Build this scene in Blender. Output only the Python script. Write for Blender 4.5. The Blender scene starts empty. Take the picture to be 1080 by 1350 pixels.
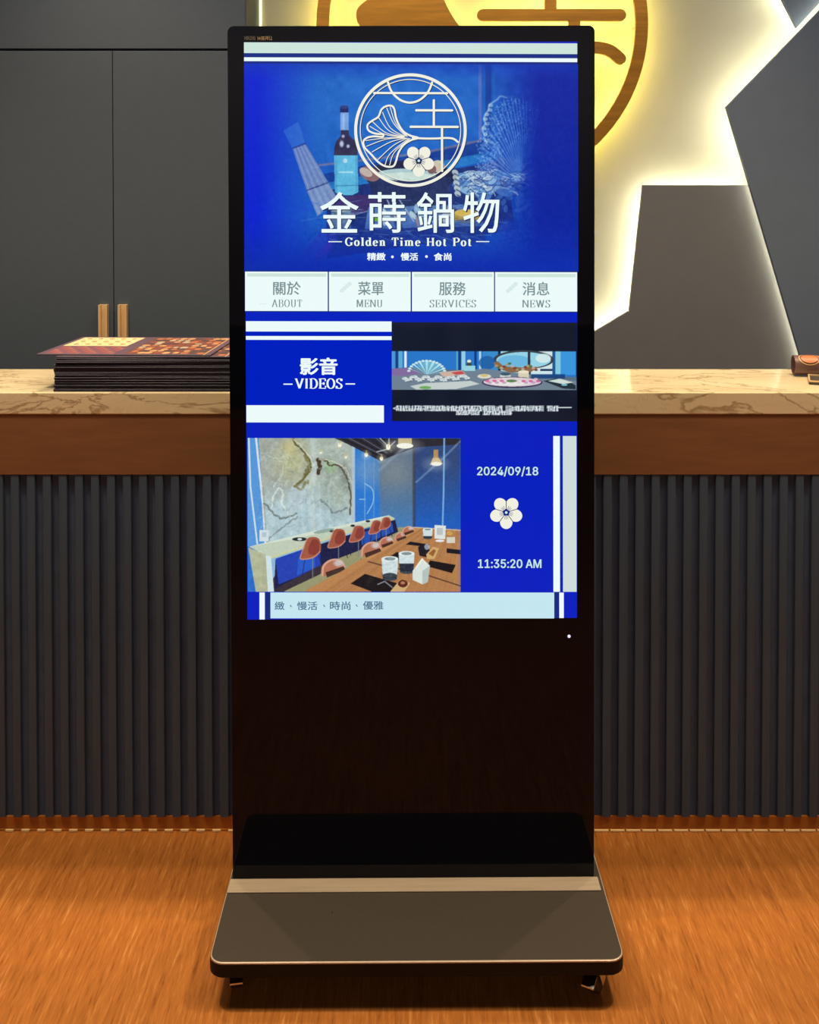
import bpy, bmesh, math, random
import numpy as np
from mathutils import Vector, Matrix, noise as mnoise

random.seed(7)
RNG = np.random.RandomState(7)
C = bpy.context.scene.collection
SC = bpy.context.scene

# ---------------------------------------------------------------- camera
F = 1350.0                      # focal length in pixels of a 1080 wide frame
PITCH = math.radians(1.2)
CAM_H = 1.5
HORIZON = 265.0
Y0 = HORIZON + F * math.tan(PITCH)
cam_d = bpy.data.cameras.new('camera')
cam = bpy.data.objects.new('camera', cam_d)
C.objects.link(cam)
cam.location = (0, 0, CAM_H)
cam.rotation_euler = (math.pi / 2 - PITCH, 0, 0)
cam_d.sensor_fit = 'HORIZONTAL'
cam_d.sensor_width = 36
cam_d.lens = F / 1080 * 36
cam_d.shift_y = -(675 - Y0) / 1080
cam_d.clip_start = 0.05
SC.camera = cam

# ---------------------------------------------------------------- world, exposure
w = bpy.data.worlds.new('world')
SC.world = w
w.use_nodes = True
w.node_tree.nodes['Background'].inputs[0].default_value = (1.0, 0.93, 0.85, 1)
w.node_tree.nodes['Background'].inputs[1].default_value = 0.02
SC.view_settings.view_transform = 'Standard'
SC.view_settings.look = 'None'
SC.view_settings.exposure = 0.0
SC.view_settings.gamma = 1.0
SC.view_settings.use_curve_mapping = False


# ---------------------------------------------------------------- lamps
def area(name, loc, target, sx, sy, power, col, spread=180):
    l = bpy.data.lights.new(name, 'AREA')
    l.shape = 'RECTANGLE'
    l.size, l.size_y = sx, sy
    l.energy = power
    l.color = col
    l.spread = math.radians(spread)
    o = bpy.data.objects.new(name, l)
    C.objects.link(o)
    o.location = loc
    o.rotation_euler = (Vector(target) - Vector(loc)).to_track_quat('-Z', 'Y').to_euler()
    return o


def spot(name, loc, target, power, col, angle=80, blend=0.6, rad=0.03):
    l = bpy.data.lights.new(name, 'SPOT')
    l.energy = power
    l.color = col
    l.spot_size = math.radians(angle)
    l.spot_blend = blend
    l.shadow_soft_size = rad
    o = bpy.data.objects.new(name, l)
    C.objects.link(o)
    o.location = loc
    o.rotation_euler = (Vector(target) - Vector(loc)).to_track_quat('-Z', 'Y').to_euler()
    return o


WARM = (1.0, 0.78, 0.52)
for i, x in enumerate((-0.95, 1.05)):
    spot('counter_spotlight', (x, 2.80, 2.86), (x, 2.45, 0), 58, WARM, 100, 0.8, 0.025)
for i, x in enumerate((-2.0, 0.05, 2.1)):
    spot('counter_spotlight', (x, 2.62, 2.86), (x, 2.4, 0), 34, WARM, 100, 0.8, 0.03)
for i, x in enumerate((-1.15, 1.2)):
    spot('room_spotlight', (x, 1.97, 2.86), (x * 1.0, 1.97, 0), 105, WARM, 110, 0.9, 0.06)
area('ceiling_panel_light', (0, 1.75, 2.86), (0, 1.75, 0), 2.8, 0.4, 37, (1.0, 0.84, 0.64))
area('rear_reflection_fill', (0, -2.3, 2.84), (0, -3.2, 1.1), 4.2, 0.2, 52, (1.0, 0.92, 0.84))  # added lamp out of view, brightens the rear wall mirrored in the glass
area('aisle_light', (0.2, 2.75, 2.86), (0.2, 3.6, 1.6), 3.2, 0.15, 7, (0.96, 0.97, 1.0))


# ---------------------------------------------------------------- helpers
def ray(px, py):
    u = (px - 540) / F
    v = -(py - Y0) / F
    return Vector((u, math.cos(PITCH) + v * math.sin(PITCH), -math.sin(PITCH) + v * math.cos(PITCH)))


def P(px, py, Y):
    r = ray(px, py)
    t = Y / r.y
    return Vector((r.x * t, Y, CAM_H + r.z * t))


def s2l(c):
    c = c / 255.0 if c > 1 else c
    return c / 12.92 if c <= 0.04045 else ((c + 0.055) / 1.055) ** 2.4


def rgb(r, g, b):
    return (s2l(float(r)) if r > 1 else r / 255 / 12.92, s2l(float(g)) if g > 1 else g / 255 / 12.92,
            s2l(float(b)) if b > 1 else b / 255 / 12.92, 1)


def mat(name, col=(0.5, 0.5, 0.5, 1), rough=0.5, metal=0.0, emit=None, strength=0.0, spec=0.5, coat=0.0):
    m = bpy.data.materials.new(name)
    m.use_nodes = True
    b = m.node_tree.nodes['Principled BSDF']
    b.inputs['Base Color'].default_value = col
    b.inputs['Roughness'].default_value = rough
    b.inputs['Metallic'].default_value = metal
    b.inputs['Specular IOR Level'].default_value = spec
    b.inputs['Coat Weight'].default_value = coat
    if emit is not None:
        b.inputs['Emission Color'].default_value = emit
        b.inputs['Emission Strength'].default_value = strength
    return m


def nodes(m):
    return m.node_tree.nodes, m.node_tree.links, m.node_tree.nodes['Principled BSDF']


def tag(o, label=None, cat=None, group=None, kind=None):
    if label:
        o['label'] = label
    if cat:
        o['category'] = cat
    if group:
        o['group'] = group
    if kind:
        o['kind'] = kind
    return o


def empty(name, loc, label, cat, group=None, rot=(0, 0, 0)):
    o = bpy.data.objects.new(name, None)
    C.objects.link(o)
    o.location = loc
    o.rotation_euler = rot
    o.empty_display_size = 0.05
    return tag(o, label, cat, group)


def link(name, me, m=None, parent=None, loc=(0, 0, 0)):
    o = bpy.data.objects.new(name, me)
    C.objects.link(o)
    if m is not None and not me.materials:
        me.materials.append(m)
    if parent is not None:
        o.parent = parent
    o.location = loc
    return o


def obj(name, bm, m=None, parent=None, loc=(0, 0, 0), smooth=False):
    me = bpy.data.meshes.new(name)
    bmesh.ops.recalc_face_normals(bm, faces=bm.faces)
    if smooth:
        for f in bm.faces:
            f.smooth = True
    bm.to_mesh(me)
    bm.free()
    return link(name, me, m, parent, loc)


def box(bm, x0, x1, y0, y1, z0, z1, bev=0.0, seg=2):
    r = bmesh.ops.create_cube(bm, size=1)
    for v in r['verts']:
        v.co = Vector(((x0 + x1) / 2 + v.co.x * (x1 - x0), (y0 + y1) / 2 + v.co.y * (y1 - y0), (z0 + z1) / 2 + v.co.z * (z1 - z0)))
    if bev > 0:
        es = list({e for v in r['verts'] for e in v.link_edges})
        bmesh.ops.bevel(bm, geom=es, offset=bev, segments=seg, affect='EDGES', profile=0.5)
    return bm


def boxo(name, x0, x1, y0, y1, z0, z1, m, parent=None, bev=0.0, seg=2):
    return obj(name, box(bmesh.new(), x0, x1, y0, y1, z0, z1, bev, seg), m, parent)


def cyl(bm, p0, p1, r0, r1=None, n=20, cap=True):
    p0, p1 = Vector(p0), Vector(p1)
    r1 = r0 if r1 is None else r1
    q = (p1 - p0).to_track_quat('Z', 'Y')
    a, b = [], []
    for i in range(n):
        t = 2 * math.pi * i / n
        d = q @ Vector((math.cos(t), math.sin(t), 0))
        a.append(bm.verts.new(p0 + d * r0))
        b.append(bm.verts.new(p1 + d * r1))
    for i in range(n):
        bm.faces.new((a[i], a[(i + 1) % n], b[(i + 1) % n], b[i]))
    if cap:
        bm.faces.new(a[::-1])
        bm.faces.new(b)
    return bm


def prism_xz(bm, pts, y0, y1):
    """polygon in the x,z plane given depth from y0 (front) to y1 (back)"""
    a = [bm.verts.new((p[0], y0, p[1])) for p in pts]
    b = [bm.verts.new((p[0], y1, p[1])) for p in pts]
    n = len(pts)
    bm.faces.new(a)
    bm.faces.new(b[::-1])
    for i in range(n):
        bm.faces.new((a[i], b[i], b[(i + 1) % n], a[(i + 1) % n]))
    return bm


def prism_xy(bm, pts, z0, z1):
    a = [bm.verts.new((p[0], p[1], z0)) for p in pts]
    b = [bm.verts.new((p[0], p[1], z1)) for p in pts]
    n = len(pts)
    bm.faces.new(a[::-1])
    fb = bm.faces.new(b)
    for i in range(n):
        bm.faces.new((a[i], a[(i + 1) % n], b[(i + 1) % n], b[i]))
    return fb


def rrect(x0, x1, y0, y1, rs, seg=6):
    """rounded rectangle, corner radii rs = (x0y0, x1y0, x1y1, x0y1)"""
    pts = []
    cs = ((x0, y0, 1, 1, 180), (x1, y0, -1, 1, 270), (x1, y1, -1, -1, 0), (x0, y1, 1, -1, 90))
    for (cx, cy, sx, sy, a0), r in zip(cs, rs):
        if r <= 0:
            pts.append((cx, cy))
            continue
        for i in range(seg + 1):
            a = math.radians(a0 + 90 * i / seg)
            pts.append((cx + sx * r + r * math.cos(a), cy + sy * r + r * math.sin(a)))
    return pts


def smooth_path(pts, n=8, closed=False):
    """Catmull-Rom through the points"""
    out = []
    N = len(pts)
    rng = range(N if closed else N - 1)
    g = lambda i: pts[i % N] if closed else pts[max(0, min(N - 1, i))]
    for i in rng:
        p0, p1, p2, p3 = g(i - 1), g(i), g(i + 1), g(i + 2)
        for k in range(n):
            t = k / n
            out.append(tuple(0.5 * (2 * p1[j] + (p2[j] - p0[j]) * t + (2 * p0[j] - 5 * p1[j] + 4 * p2[j] - p3[j]) * t * t
                                    + (3 * p1[j] - p0[j] - 3 * p2[j] + p3[j]) * t ** 3) for j in (0, 1)))
    if not closed:
        out.append(tuple(pts[-1]))
    return out


def stroke(pts, wf, closed=False, caps=True):
    """outline polygons of a pen stroke; wf = half width or a function of the direction angle"""
    n = len(pts)
    L, R = [], []
    for i in range(n):
        a = pts[(i - 1) % n] if (closed or i > 0) else pts[0]
        b = pts[(i + 1) % n] if (closed or i < n - 1) else pts[-1]
        dx, dy = b[0] - a[0], b[1] - a[1]
        d = math.hypot(dx, dy) or 1e-9
        dx, dy = dx / d, dy / d
        h = wf(dx, dy) if callable(wf) else wf
        L.append((pts[i][0] - dy * h, pts[i][1] + dx * h))
        R.append((pts[i][0] + dy * h, pts[i][1] - dx * h))
    if closed:
        return [[L[i], L[(i + 1) % n], R[(i + 1) % n], R[i]] for i in range(n)]
    polys = [[L[i], L[i + 1], R[i + 1], R[i]] for i in range(n - 1)]
    if caps:
        for q, s in ((0, -1), (n - 1, 1)):
            h = math.dist(L[q], R[q]) / 2
            polys.append([(pts[q][0] + h * math.cos(t * math.pi / 8), pts[q][1] + h * math.sin(t * math.pi / 8)) for t in range(16)])
    return polys


def outline(pts, h, capn=6):
    """single closed outline of an open stroke with round caps"""
    L, R = [], []
    n = len(pts)
    for i in range(n):
        a, b = pts[max(0, i - 1)], pts[min(n - 1, i + 1)]
        dx, dy = b[0] - a[0], b[1] - a[1]
        d = math.hypot(dx, dy)
        dx, dy = dx / d, dy / d
        L.append((pts[i][0] - dy * h, pts[i][1] + dx * h))
        R.append((pts[i][0] + dy * h, pts[i][1] - dx * h))
    def cap(c, st):
        a0 = math.atan2(st[1] - c[1], st[0] - c[0])
        return [(c[0] + h * math.cos(a0 - math.pi * k / capn), c[1] + h * math.sin(a0 - math.pi * k / capn)) for k in range(1, capn)]
    return L + cap(pts[-1], L[-1]) + R[::-1] + cap(pts[0], R[0])


# ---------------------------------------------------------------- materials
def noise_tex(nt, lk, scale, detail=4, rough=0.55, vec=None, dist=0.0):
    n = nt.new('ShaderNodeTexNoise')
    n.inputs['Scale'].default_value = scale
    n.inputs['Detail'].default_value = detail
    n.inputs['Roughness'].default_value = rough
    n.inputs['Distortion'].default_value = dist
    if vec is not None:
        lk.new(vec, n.inputs['Vector'])
    return n


def ramp(nt, lk, fac, stops):
    r = nt.new('ShaderNodeValToRGB')
    e = r.color_ramp.elements
    e[0].position, e[0].color = stops[0]
    e[1].position, e[1].color = stops[-1]
    for p, c in stops[1:-1]:
        q = e.new(p)
        q.color = c
    lk.new(fac, r.inputs[0])
    return r


def mapping(nt, lk, scale=(1, 1, 1), rot=(0, 0, 0), coord='Object'):
    tc = nt.new('ShaderNodeTexCoord')
    mp = nt.new('ShaderNodeMapping')
    mp.inputs['Scale'].default_value = scale
    mp.inputs['Rotation'].default_value = rot
    lk.new(tc.outputs[coord], mp.inputs['Vector'])
    return mp.outputs['Vector']


def bump(nt, lk, b, h, strength=0.2, dist=0.002):
    n = nt.new('ShaderNodeBump')
    n.inputs['Strength'].default_value = strength
    n.inputs['Distance'].default_value = dist
    lk.new(h, n.inputs['Height'])
    lk.new(n.outputs[0], b.inputs['Normal'])


def floor_mat():
    m = mat('wood_floor', rough=0.5, spec=0.22)
    nt, lk, b = nodes(m)
    v = mapping(nt, lk, (190, 17, 1), (0, 0, math.radians(1.5)))
    n1 = noise_tex(nt, lk, 1.0, 6, 0.65, v, 0.4)
    v2 = mapping(nt, lk, (75, 4.0, 1))
    n2 = noise_tex(nt, lk, 1.0, 4, 0.6, v2, 0.8)
    v3 = mapping(nt, lk, (1.3, 0.9, 1))
    n3 = noise_tex(nt, lk, 2.0, 2, 0.5, v3)
    mx = nt.new('ShaderNodeMath'); mx.operation = 'MULTIPLY_ADD'
    lk.new(n1.outputs[0], mx.inputs[0]); mx.inputs[1].default_value = 0.58
    m2 = nt.new('ShaderNodeMath'); m2.operation = 'MULTIPLY'
    lk.new(n2.outputs[0], m2.inputs[0]); m2.inputs[1].default_value = 0.42
    lk.new(m2.outputs[0], mx.inputs[2])
    r = ramp(nt, lk, mx.outputs[0], [(0.30, rgb(112, 62, 20)), (0.43, rgb(172, 103, 42)), (0.56, rgb(192, 119, 52)), (0.74, rgb(232, 166, 98))])
    hs = nt.new('ShaderNodeHueSaturation')
    lk.new(r.outputs[0], hs.inputs['Color'])
    mr = nt.new('ShaderNodeMapRange')
    lk.new(n3.outputs[0], mr.inputs[0])
    mr.inputs[3].default_value, mr.inputs[4].default_value = 0.86, 1.12
    lk.new(mr.outputs[0], hs.inputs['Value'])
    lk.new(hs.outputs[0], b.inputs['Base Color'])
    bump(nt, lk, b, n1.outputs[0], 0.5, 0.003)
    return m


def marble_mat():
    m = mat('cream_marble', rough=0.10, spec=0.6)
    nt, lk, b = nodes(m)
    v = mapping(nt, lk, (0.9, 2.4, 3.0), (0, 0, 0.35))
    n0 = noise_tex(nt, lk, 2.2, 5, 0.6, v, 1.6)
    r1 = ramp(nt, lk, n0.outputs[0], [(0.485, (1, 1, 1, 1)), (0.499, rgb(196, 182, 166)), (0.501, rgb(196, 182, 166)), (0.53, (1, 1, 1, 1))])
    v2 = mapping(nt, lk, (1.8, 3.0, 3.6), (0, 0, 0.2))
    n2 = noise_tex(nt, lk, 2.6, 4, 0.55, v2, 2.4)
    r2 = ramp(nt, lk, n2.outputs[0], [(0.49, (1, 1, 1, 1)), (0.5, rgb(196, 180, 160)), (0.51, (1, 1, 1, 1))])
    mx = nt.new('ShaderNodeMix'); mx.data_type = 'RGBA'; mx.blend_type = 'MULTIPLY'
    mx.inputs[0].default_value = 0.26
    lk.new(r1.outputs[0], mx.inputs[6]); lk.new(r2.outputs[0], mx.inputs[7])
    m3 = nt.new('ShaderNodeMix'); m3.data_type = 'RGBA'; m3.blend_type = 'MULTIPLY'
    m3.inputs[0].default_value = 1.0
    n4 = noise_tex(nt, lk, 3.0, 3, 0.5, v)
    r4 = ramp(nt, lk, n4.outputs[0], [(0.3, rgb(226, 206, 164)), (0.7, rgb(242, 226, 186))])
    lk.new(mx.outputs[2], m3.inputs[6]); lk.new(r4.outputs[0], m3.inputs[7])
    lk.new(m3.outputs[2], b.inputs['Base Color'])
    return m


def subtle(name, c, rough, var=0.06, scale=6, spec=0.5, metal=0.0, stretch=(1, 1, 1), bmp=0.0):
    m = mat(name, rgb(*c), rough, metal, spec=spec)
    nt, lk, b = nodes(m)
    v = mapping(nt, lk, stretch)
    n = noise_tex(nt, lk, scale, 5, 0.6, v)
    lo = tuple(max(1.2, k * (1 - var)) for k in c)
    hi = tuple(min(255, k * (1 + var)) for k in c)
    r = ramp(nt, lk, n.outputs[0], [(0.35, rgb(*lo)), (0.65, rgb(*hi))])
    lk.new(r.outputs[0], b.inputs['Base Color'])
    if bmp:
        bump(nt, lk, b, n.outputs[0], bmp, 0.001)
    return m


M_floor = floor_mat()
M_marble = marble_mat()
M_cream = subtle('cream_wall_paint', (176, 174, 156), 0.8, 0.02, 3)
M_dark_wall = subtle('dark_wall_paint', (70, 72, 78), 0.8, 0.04, 3)
M_rear_wall = subtle('pale_grey_wall_paint', (186, 184, 190), 0.8, 0.02, 3)
M_ceiling = subtle('ceiling_paint', (60, 60, 62), 0.9, 0.04, 3)
M_cabinet = subtle('charcoal_laminate', (72, 81, 92), 0.55, 0.015, 40, spec=0.3)
M_panel_a = subtle('warm_grey_panel', (102, 103, 108), 0.6, 0.012, 12, spec=0.3)
M_panel_b = subtle('slate_grey_panel', (96, 108, 126), 0.6, 0.012, 12, spec=0.3)
M_brass = subtle('brushed_brass', (226, 190, 138), 0.42, 0.06, 30, metal=0.2, stretch=(1, 1, 0.05))
M_gold = subtle('brushed_gold', (184, 130, 48), 0.34, 0.08, 60, metal=0.7, stretch=(0.08, 1, 1))
M_fascia = subtle('brown_wood_fascia', (134, 92, 58), 0.5, 0.05, 14, spec=0.3, stretch=(0.4, 1, 3))
M_plinth = subtle('orange_brown_plinth', (178, 110, 44), 0.5, 0.05, 14, spec=0.3, stretch=(0.4, 1, 3))
M_slat = subtle('navy_charcoal_slat', (66, 84, 104), 0.55, 0.06, 60, spec=0.35, stretch=(1, 1, 0.06))
M_slat_back = subtle('navy_charcoal_backing', (66, 84, 110), 0.6, 0.05, 20, spec=0.25)
M_light_dash = mat('painted_light_dash', rgb(248, 216, 158), 0.35, 0.0)  # pale colour standing in for dashes of light along the plinth foot
M_housing = mat('black_metal_housing', rgb(16, 14, 14), 0.6, 0.0, spec=0.25)
M_glass = mat('black_glass', rgb(9, 12, 22), 0.035, 0.0, spec=0.18)
M_plate = subtle('dark_bronze_plate', (74, 66, 56), 0.42, 0.03, 200, metal=0.1)
M_plate_edge = mat('polished_plate_edge', rgb(225, 205, 180), 0.3, 0.3)
M_bracket = subtle('champagne_steel', (182, 164, 140), 0.42, 0.04, 120, metal=0.1, stretch=(0.05, 1, 1))
M_rubber = mat('dark_rubber', rgb(60, 54, 48), 0.5)
M_chrome = mat('chrome', rgb(200, 200, 200), 0.25, 1.0)
M_led_white = mat('warm_white_led', rgb(255, 250, 225), 0.5, emit=(1.0, 0.95, 0.70, 1), strength=58)
M_led_dim = mat('dim_white_led', rgb(255, 250, 225), 0.5, emit=(1.0, 0.93, 0.62, 1), strength=30)
M_led_yellow = mat('yellow_led', rgb(255, 230, 120), 0.5, emit=(1.0, 0.84, 0.16, 1), strength=22)
M_led_side = mat('soft_led', rgb(255, 250, 205), 0.5, emit=(1.0, 0.93, 0.55, 1), strength=1.2)

# ---------------------------------------------------------------- room shell
WALL_Y, CAB_Y = 3.50, 3.226
XL, XR, YB, ZC = -2.6, 2.6, -3.2, 2.9
tag(boxo('floor', XL, XR, YB, WALL_Y + 0.1, -0.06, 0, M_floor), kind='structure')
tag(boxo('ceiling', XL, XR, YB, WALL_Y + 0.1, ZC, ZC + 0.06, M_ceiling), kind='structure')
tag(boxo('wall_back', XL, XR, WALL_Y, WALL_Y + 0.1, 0, ZC, M_cream), kind='structure')
tag(boxo('wall_left', XL - 0.1, XL, YB, WALL_Y + 0.1, 0, ZC, M_dark_wall), kind='structure')
tag(boxo('wall_right', XR, XR + 0.1, YB, WALL_Y + 0.1, 0, ZC, M_dark_wall), kind='structure')
tag(boxo('wall_front', XL, XR, YB - 0.1, YB, 0, ZC, M_rear_wall), kind='structure')
tag(boxo('trim_1', XL, XR, YB, YB + 0.05, 0.0, 0.60, M_dark_wall), kind='structure')
tag(boxo('trim_2', XL, XR, YB, YB + 0.06, 0.60, 0.625, M_rear_wall), kind='structure')

# ---------------------------------------------------------------- tall cabinet on the left
x_side = P(323.5, 100, CAB_Y).x
x_seam = P(149, 230, CAB_Y).x
dw = x_side - x_seam
z_seam = P(150, 65, CAB_Y).z
cab = empty('tall_cabinet', (x_seam, CAB_Y + 0.13, 0), 'tall charcoal storage cabinet with flat doors left of the lit wall', 'cabinet')


def loc_box(name, parent, x0, x1, y0, y1, z0, z1, m, bev=0.0, pl=None):
    p = pl if pl is not None else parent.location
    return boxo(name, x0 - p.x, x1 - p.x, y0 - p.y, y1 - p.y, z0 - p.z, z1 - p.z, m, parent, bev)


loc_box('carcass', cab, XL + 0.01, x_side - 0.001, CAB_Y + 0.020, WALL_Y - 0.002, 0.001, ZC - 0.005, M_cabinet)
loc_box('side_panel', cab, x_side - 0.0005, x_side + 0.0035, CAB_Y + 0.003, WALL_Y - 0.002, 0.001, ZC - 0.005, M_cabinet)
handle_top = P(150, 402, CAB_Y - 0.02).z
for k in range(-4, 1):
    x0, x1 = x_seam + k * dw, x_seam + (k + 1) * dw
    g = 0.0022
    x0c = max(x0, XL + 0.012)
    if x1 - x0c < 0.05:
        continue
    d = loc_box('door', cab, x0c + g / 2, x1 - g / 2, CAB_Y, CAB_Y + 0.019, 0.08, z_seam - 0.005, M_cabinet, 0.0012)
    k in (-4, -2) and loc_box('upper_panel', cab, x0c + (g / 2 if k > -4 else 0), (x1 + dw - g / 2) if k == -4 else x1 + 2 * dw, CAB_Y, CAB_Y + 0.019, z_seam + 0.003, ZC - 0.01, M_cabinet)
    side = 1 if (k % 2 == 0) else -1           # handle beside the shared seam
    hx = (x0 + P(163.5, 420, CAB_Y).x - x_seam) if side == 1 else (x1 - (x_seam - P(138, 420, CAB_Y).x))
    if hx < XL + 0.05:
        continue
    bm = bmesh.new()
    hw = 0.0138
    sec = [(-hw, 0), (-hw, -0.022), (-hw + 0.007, -0.022), (-hw + 0.009, -0.010), (hw - 0.008, -0.010), (hw - 0.006, -0.022), (hw, -0.022), (hw, 0)]
    prism_xy(bm, [(p[0], p[1]) for p in sec], handle_top - 0.26, handle_top)
    h = obj('handle', bm, M_brass, d, (hx - cab.location.x, CAB_Y - cab.location.y, 0))
    h['label'] = 'upright brass channel handle'
# base board of the cabinet
loc_box('toe_kick', cab, XL + 0.012, x_side - 0.004, CAB_Y + 0.006, CAB_Y + 0.0195, 0.002, 0.077, M_slat_back)

# glowing strip in the corner between cabinet and wall
strip_x = P(340.5, 60, WALL_Y).x
tag(boxo('corner_light_strip', x_side + 0.005, max(strip_x + 0.006, x_side + 0.013), WALL_Y - 0.008, WALL_Y - 0.001, 1.06, ZC - 0.02, M_led_side, None, 0.001),
    'thin glowing light strip in the corner beside the tall charcoal cabinet', 'light strip')


# ---------------------------------------------------------------- angular backlit panels on the right
def inset(pts, d):
    n = len(pts)
    out = []
    ar = sum(pts[i][0] * pts[(i + 1) % n][1] - pts[(i + 1) % n][0] * pts[i][1] for i in range(n))
    s = 1 if ar > 0 else -1
    for i in range(n):
        p, a, b = Vector(pts[i]), Vector(pts[i - 1]), Vector(pts[(i + 1) % n])
        e1, e2 = (p - a).normalized(), (b - p).normalized()
        n1, n2 = Vector((-e1.y, e1.x)) * s, Vector((-e2.y, e2.x)) * s
        bis = n1 + n2
        bis = bis.normalized() / max(0.35, bis.normalized().dot(n1))
        out.append(tuple(p + bis * d))
    return out


def wall_panel(px_pts, yf, m, label, led_edges, led=M_led_white, ins=0.030, dim_edges=()):
    pts = [tuple((P(a, b, yf).x, P(a, b, yf).z)) for a, b in px_pts]
    pts = [(min(x, XR - 0.01), max(0.01, min(z, ZC - 0.01))) for x, z in pts]
    cx = sum(p[0] for p in pts) / len(pts)
    t = empty('wall_panel', (cx, yf, pts[0][1]), label, 'wall panel', None)
    lp = [(p[0] - cx, p[1] - pts[0][1]) for p in pts]
    bm = prism_xz(bmesh.new(), lp, 0, 0.018)
    obj('board', bm, m, t)
    ip = inset(lp, ins)
    ip2 = inset(lp, ins + 0.010)
    n = len(lp)
    bm = bmesh.new()
    for i in led_edges:
        j = (i + 1) % n
        prism_xz(bm, [ip[i], ip[j], ip2[j], ip2[i]], 0.0182, 0.0215)
    obj('light_strip', bm, led, t)
    for i in dim_edges:
        j = (i + 1) % n
        d1, d2 = inset(lp, 0.010), inset(lp, 0.016)
        obj('light_strip', prism_xz(bmesh.new(), [d1[i], d1[j], d2[j], d2[i]], 0.0182, 0.0215), M_led_dim, t)
    # stand-off battens holding the board off the wall
    bm = bmesh.new()
    ic = inset(lp, 0.12)
    for q in ic[:3]:
        box(bm, q[0] - 0.02, q[0] + 0.02, 0.0182, WALL_Y - yf - 0.0005, q[1] - 0.02, q[1] + 0.02)
    obj('batten', bm, M_slat_back, t)
    return t


P1 = [(848, 244), (991, 244), (1171, 848), (560, 848), (560, 571), (830, 410)]
P2 = [(958, 141), (1080, 15), (1220, -130), (1420, -130), (1420, 848), (1167.7, 848), (989.0, 245)]
P3 = [(1051, 36), (1006, -50), (990, -200), (1240, -200), (1110, -28)]
wall_panel(P1, 3.425, M_panel_a, 'warm grey trapezoid wall panel with lit edges directly behind the marble counter', (0, 3, 4, 5))
wall_panel(P2, 3.386, M_panel_b, 'large slate grey angular wall panel pointing left at the right edge', (0, 1, 6), dim_edges=(5,))
wall_panel(P3, 3.430, M_panel_b, 'small pale grey angular wall panel in the top right corner', (0, 1))

# ---------------------------------------------------------------- emblem shapes (unit radius, y up)
def N(cx, cy):
    return ((cx - 543.5) / 404.0, (436.5 - cy) / 404.0)


LEAF = [N(*p) for p in [(600, 490), (545, 475), (497, 448), (462, 400), (440, 345), (430, 292), (412, 266), (375, 266), (338, 290), (315, 342), (268, 372),
                        (238, 400), (245, 438), (290, 460), (345, 466), (345, 483), (285, 480), (235, 490), (208, 518), (220, 562), (262, 605),
                        (318, 664), (370, 692), (420, 690), (440, 655), (458, 595), (495, 540), (550, 505)]]
STEM = [N(*p) for p in [(560, 490), (640, 494), (720, 494), (800, 490), (850, 496), (880, 518)]]
BARS = [[N(585, 296), N(840, 296)], [N(545, 412), N(880, 412)], [N(710, 225), N(710, 405)], [N(768, 420), N(768, 722)]]
CHORD = [N(285, 175), N(805, 175)]
UARC = [N(*p) for p in [(384, 100), (402, 150), (430, 190), (480, 228), (540, 242), (600, 228), (650, 190), (678, 150), (698, 100)]]
VEINS = [[(345, 310), (400, 420), (500, 478)], [(375, 280), (425, 390), (510, 478)], [(400, 275), (440, 390), (520, 480)], [(318, 350), (390, 440), (500, 482)],
         [(275, 378), (370, 455), (500, 484)], [(255, 410), (360, 465), (490, 486)], [(225, 510), (360, 492), (480, 488)], [(232, 550), (370, 500), (500, 490)],
         [(270, 590), (400, 520), (510, 491)], [(310, 645), (420, 545), (520, 492)], [(362, 682), (400, 600), (530, 494)], [(395, 682), (430, 590), (540, 495)]]
FLOWER = [(N(560, 597), 0.105), (N(650, 597), 0.105), (N(537, 677), 0.105), (N(605, 712), 0.105), (N(668, 675), 0.105)]


# ---------------------------------------------------------------- gold emblem on the wall
SY = 3.42
c0 = P(636, 33, SY)
RR = 218 / F * SY * 1.0
sign = empty('wall_sign', (c0.x, SY, c0.z), 'round brushed gold emblem sign with glowing halo on the cream wall', 'sign')


def sc(p):
    return (p[0] * RR, p[1] * RR)


def ring_prism(bm, r0, r1, y0, y1, n=96):
    vs = []
    for i in range(n):
        a = 2 * math.pi * i / n
        c, s = math.cos(a), math.sin(a)
        vs.append([bm.verts.new((c * r, y, s * r)) for r, y in ((r1, y0), (r1, y1), (r0, y1), (r0, y0))])
    for i in range(n):
        a, b = vs[i], vs[(i + 1) % n]
        for k in range(4):
            bm.faces.new((a[k], a[(k + 1) % 4], b[(k + 1) % 4], b[k]))
    return bm


T = 0.016
obj('ring', ring_prism(bmesh.new(), RR * 0.925, RR, 0, T), M_gold, sign)
bm = prism_xz(bmesh.new(), [sc(p) for p in smooth_path(LEAF, 4, True)], 0, T)
obj('leaf', bm, M_gold, sign)
for b_ in BARS:
    obj('bar', prism_xz(bmesh.new(), outline([sc(p) for p in b_], RR * 0.036), 0.0005 * (1 + BARS.index(b_)), T), M_gold, sign)
obj('stem', prism_xz(bmesh.new(), outline([sc(p) for p in smooth_path(STEM, 6)], RR * 0.036), 0.0003, T - 0.0004), M_gold, sign)
obj('bar', prism_xz(bmesh.new(), outline([sc(p) for p in CHORD], RR * 0.036), 0.0002, T), M_gold, sign)
obj('arc', prism_xz(bmesh.new(), outline([sc(p) for p in smooth_path(UARC, 6)], RR * 0.036), 0.0007, T - 0.0006), M_gold, sign)
for (p, r) in FLOWER:
    q = sc(p)
    rr = r * RR
    obj('petal', prism_xz(bmesh.new(), [(q[0] + rr * math.cos(t * math.pi / 12), q[1] + rr * math.sin(t * math.pi / 12)) for t in range(24)], 0.0012, T), M_gold, sign)
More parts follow.
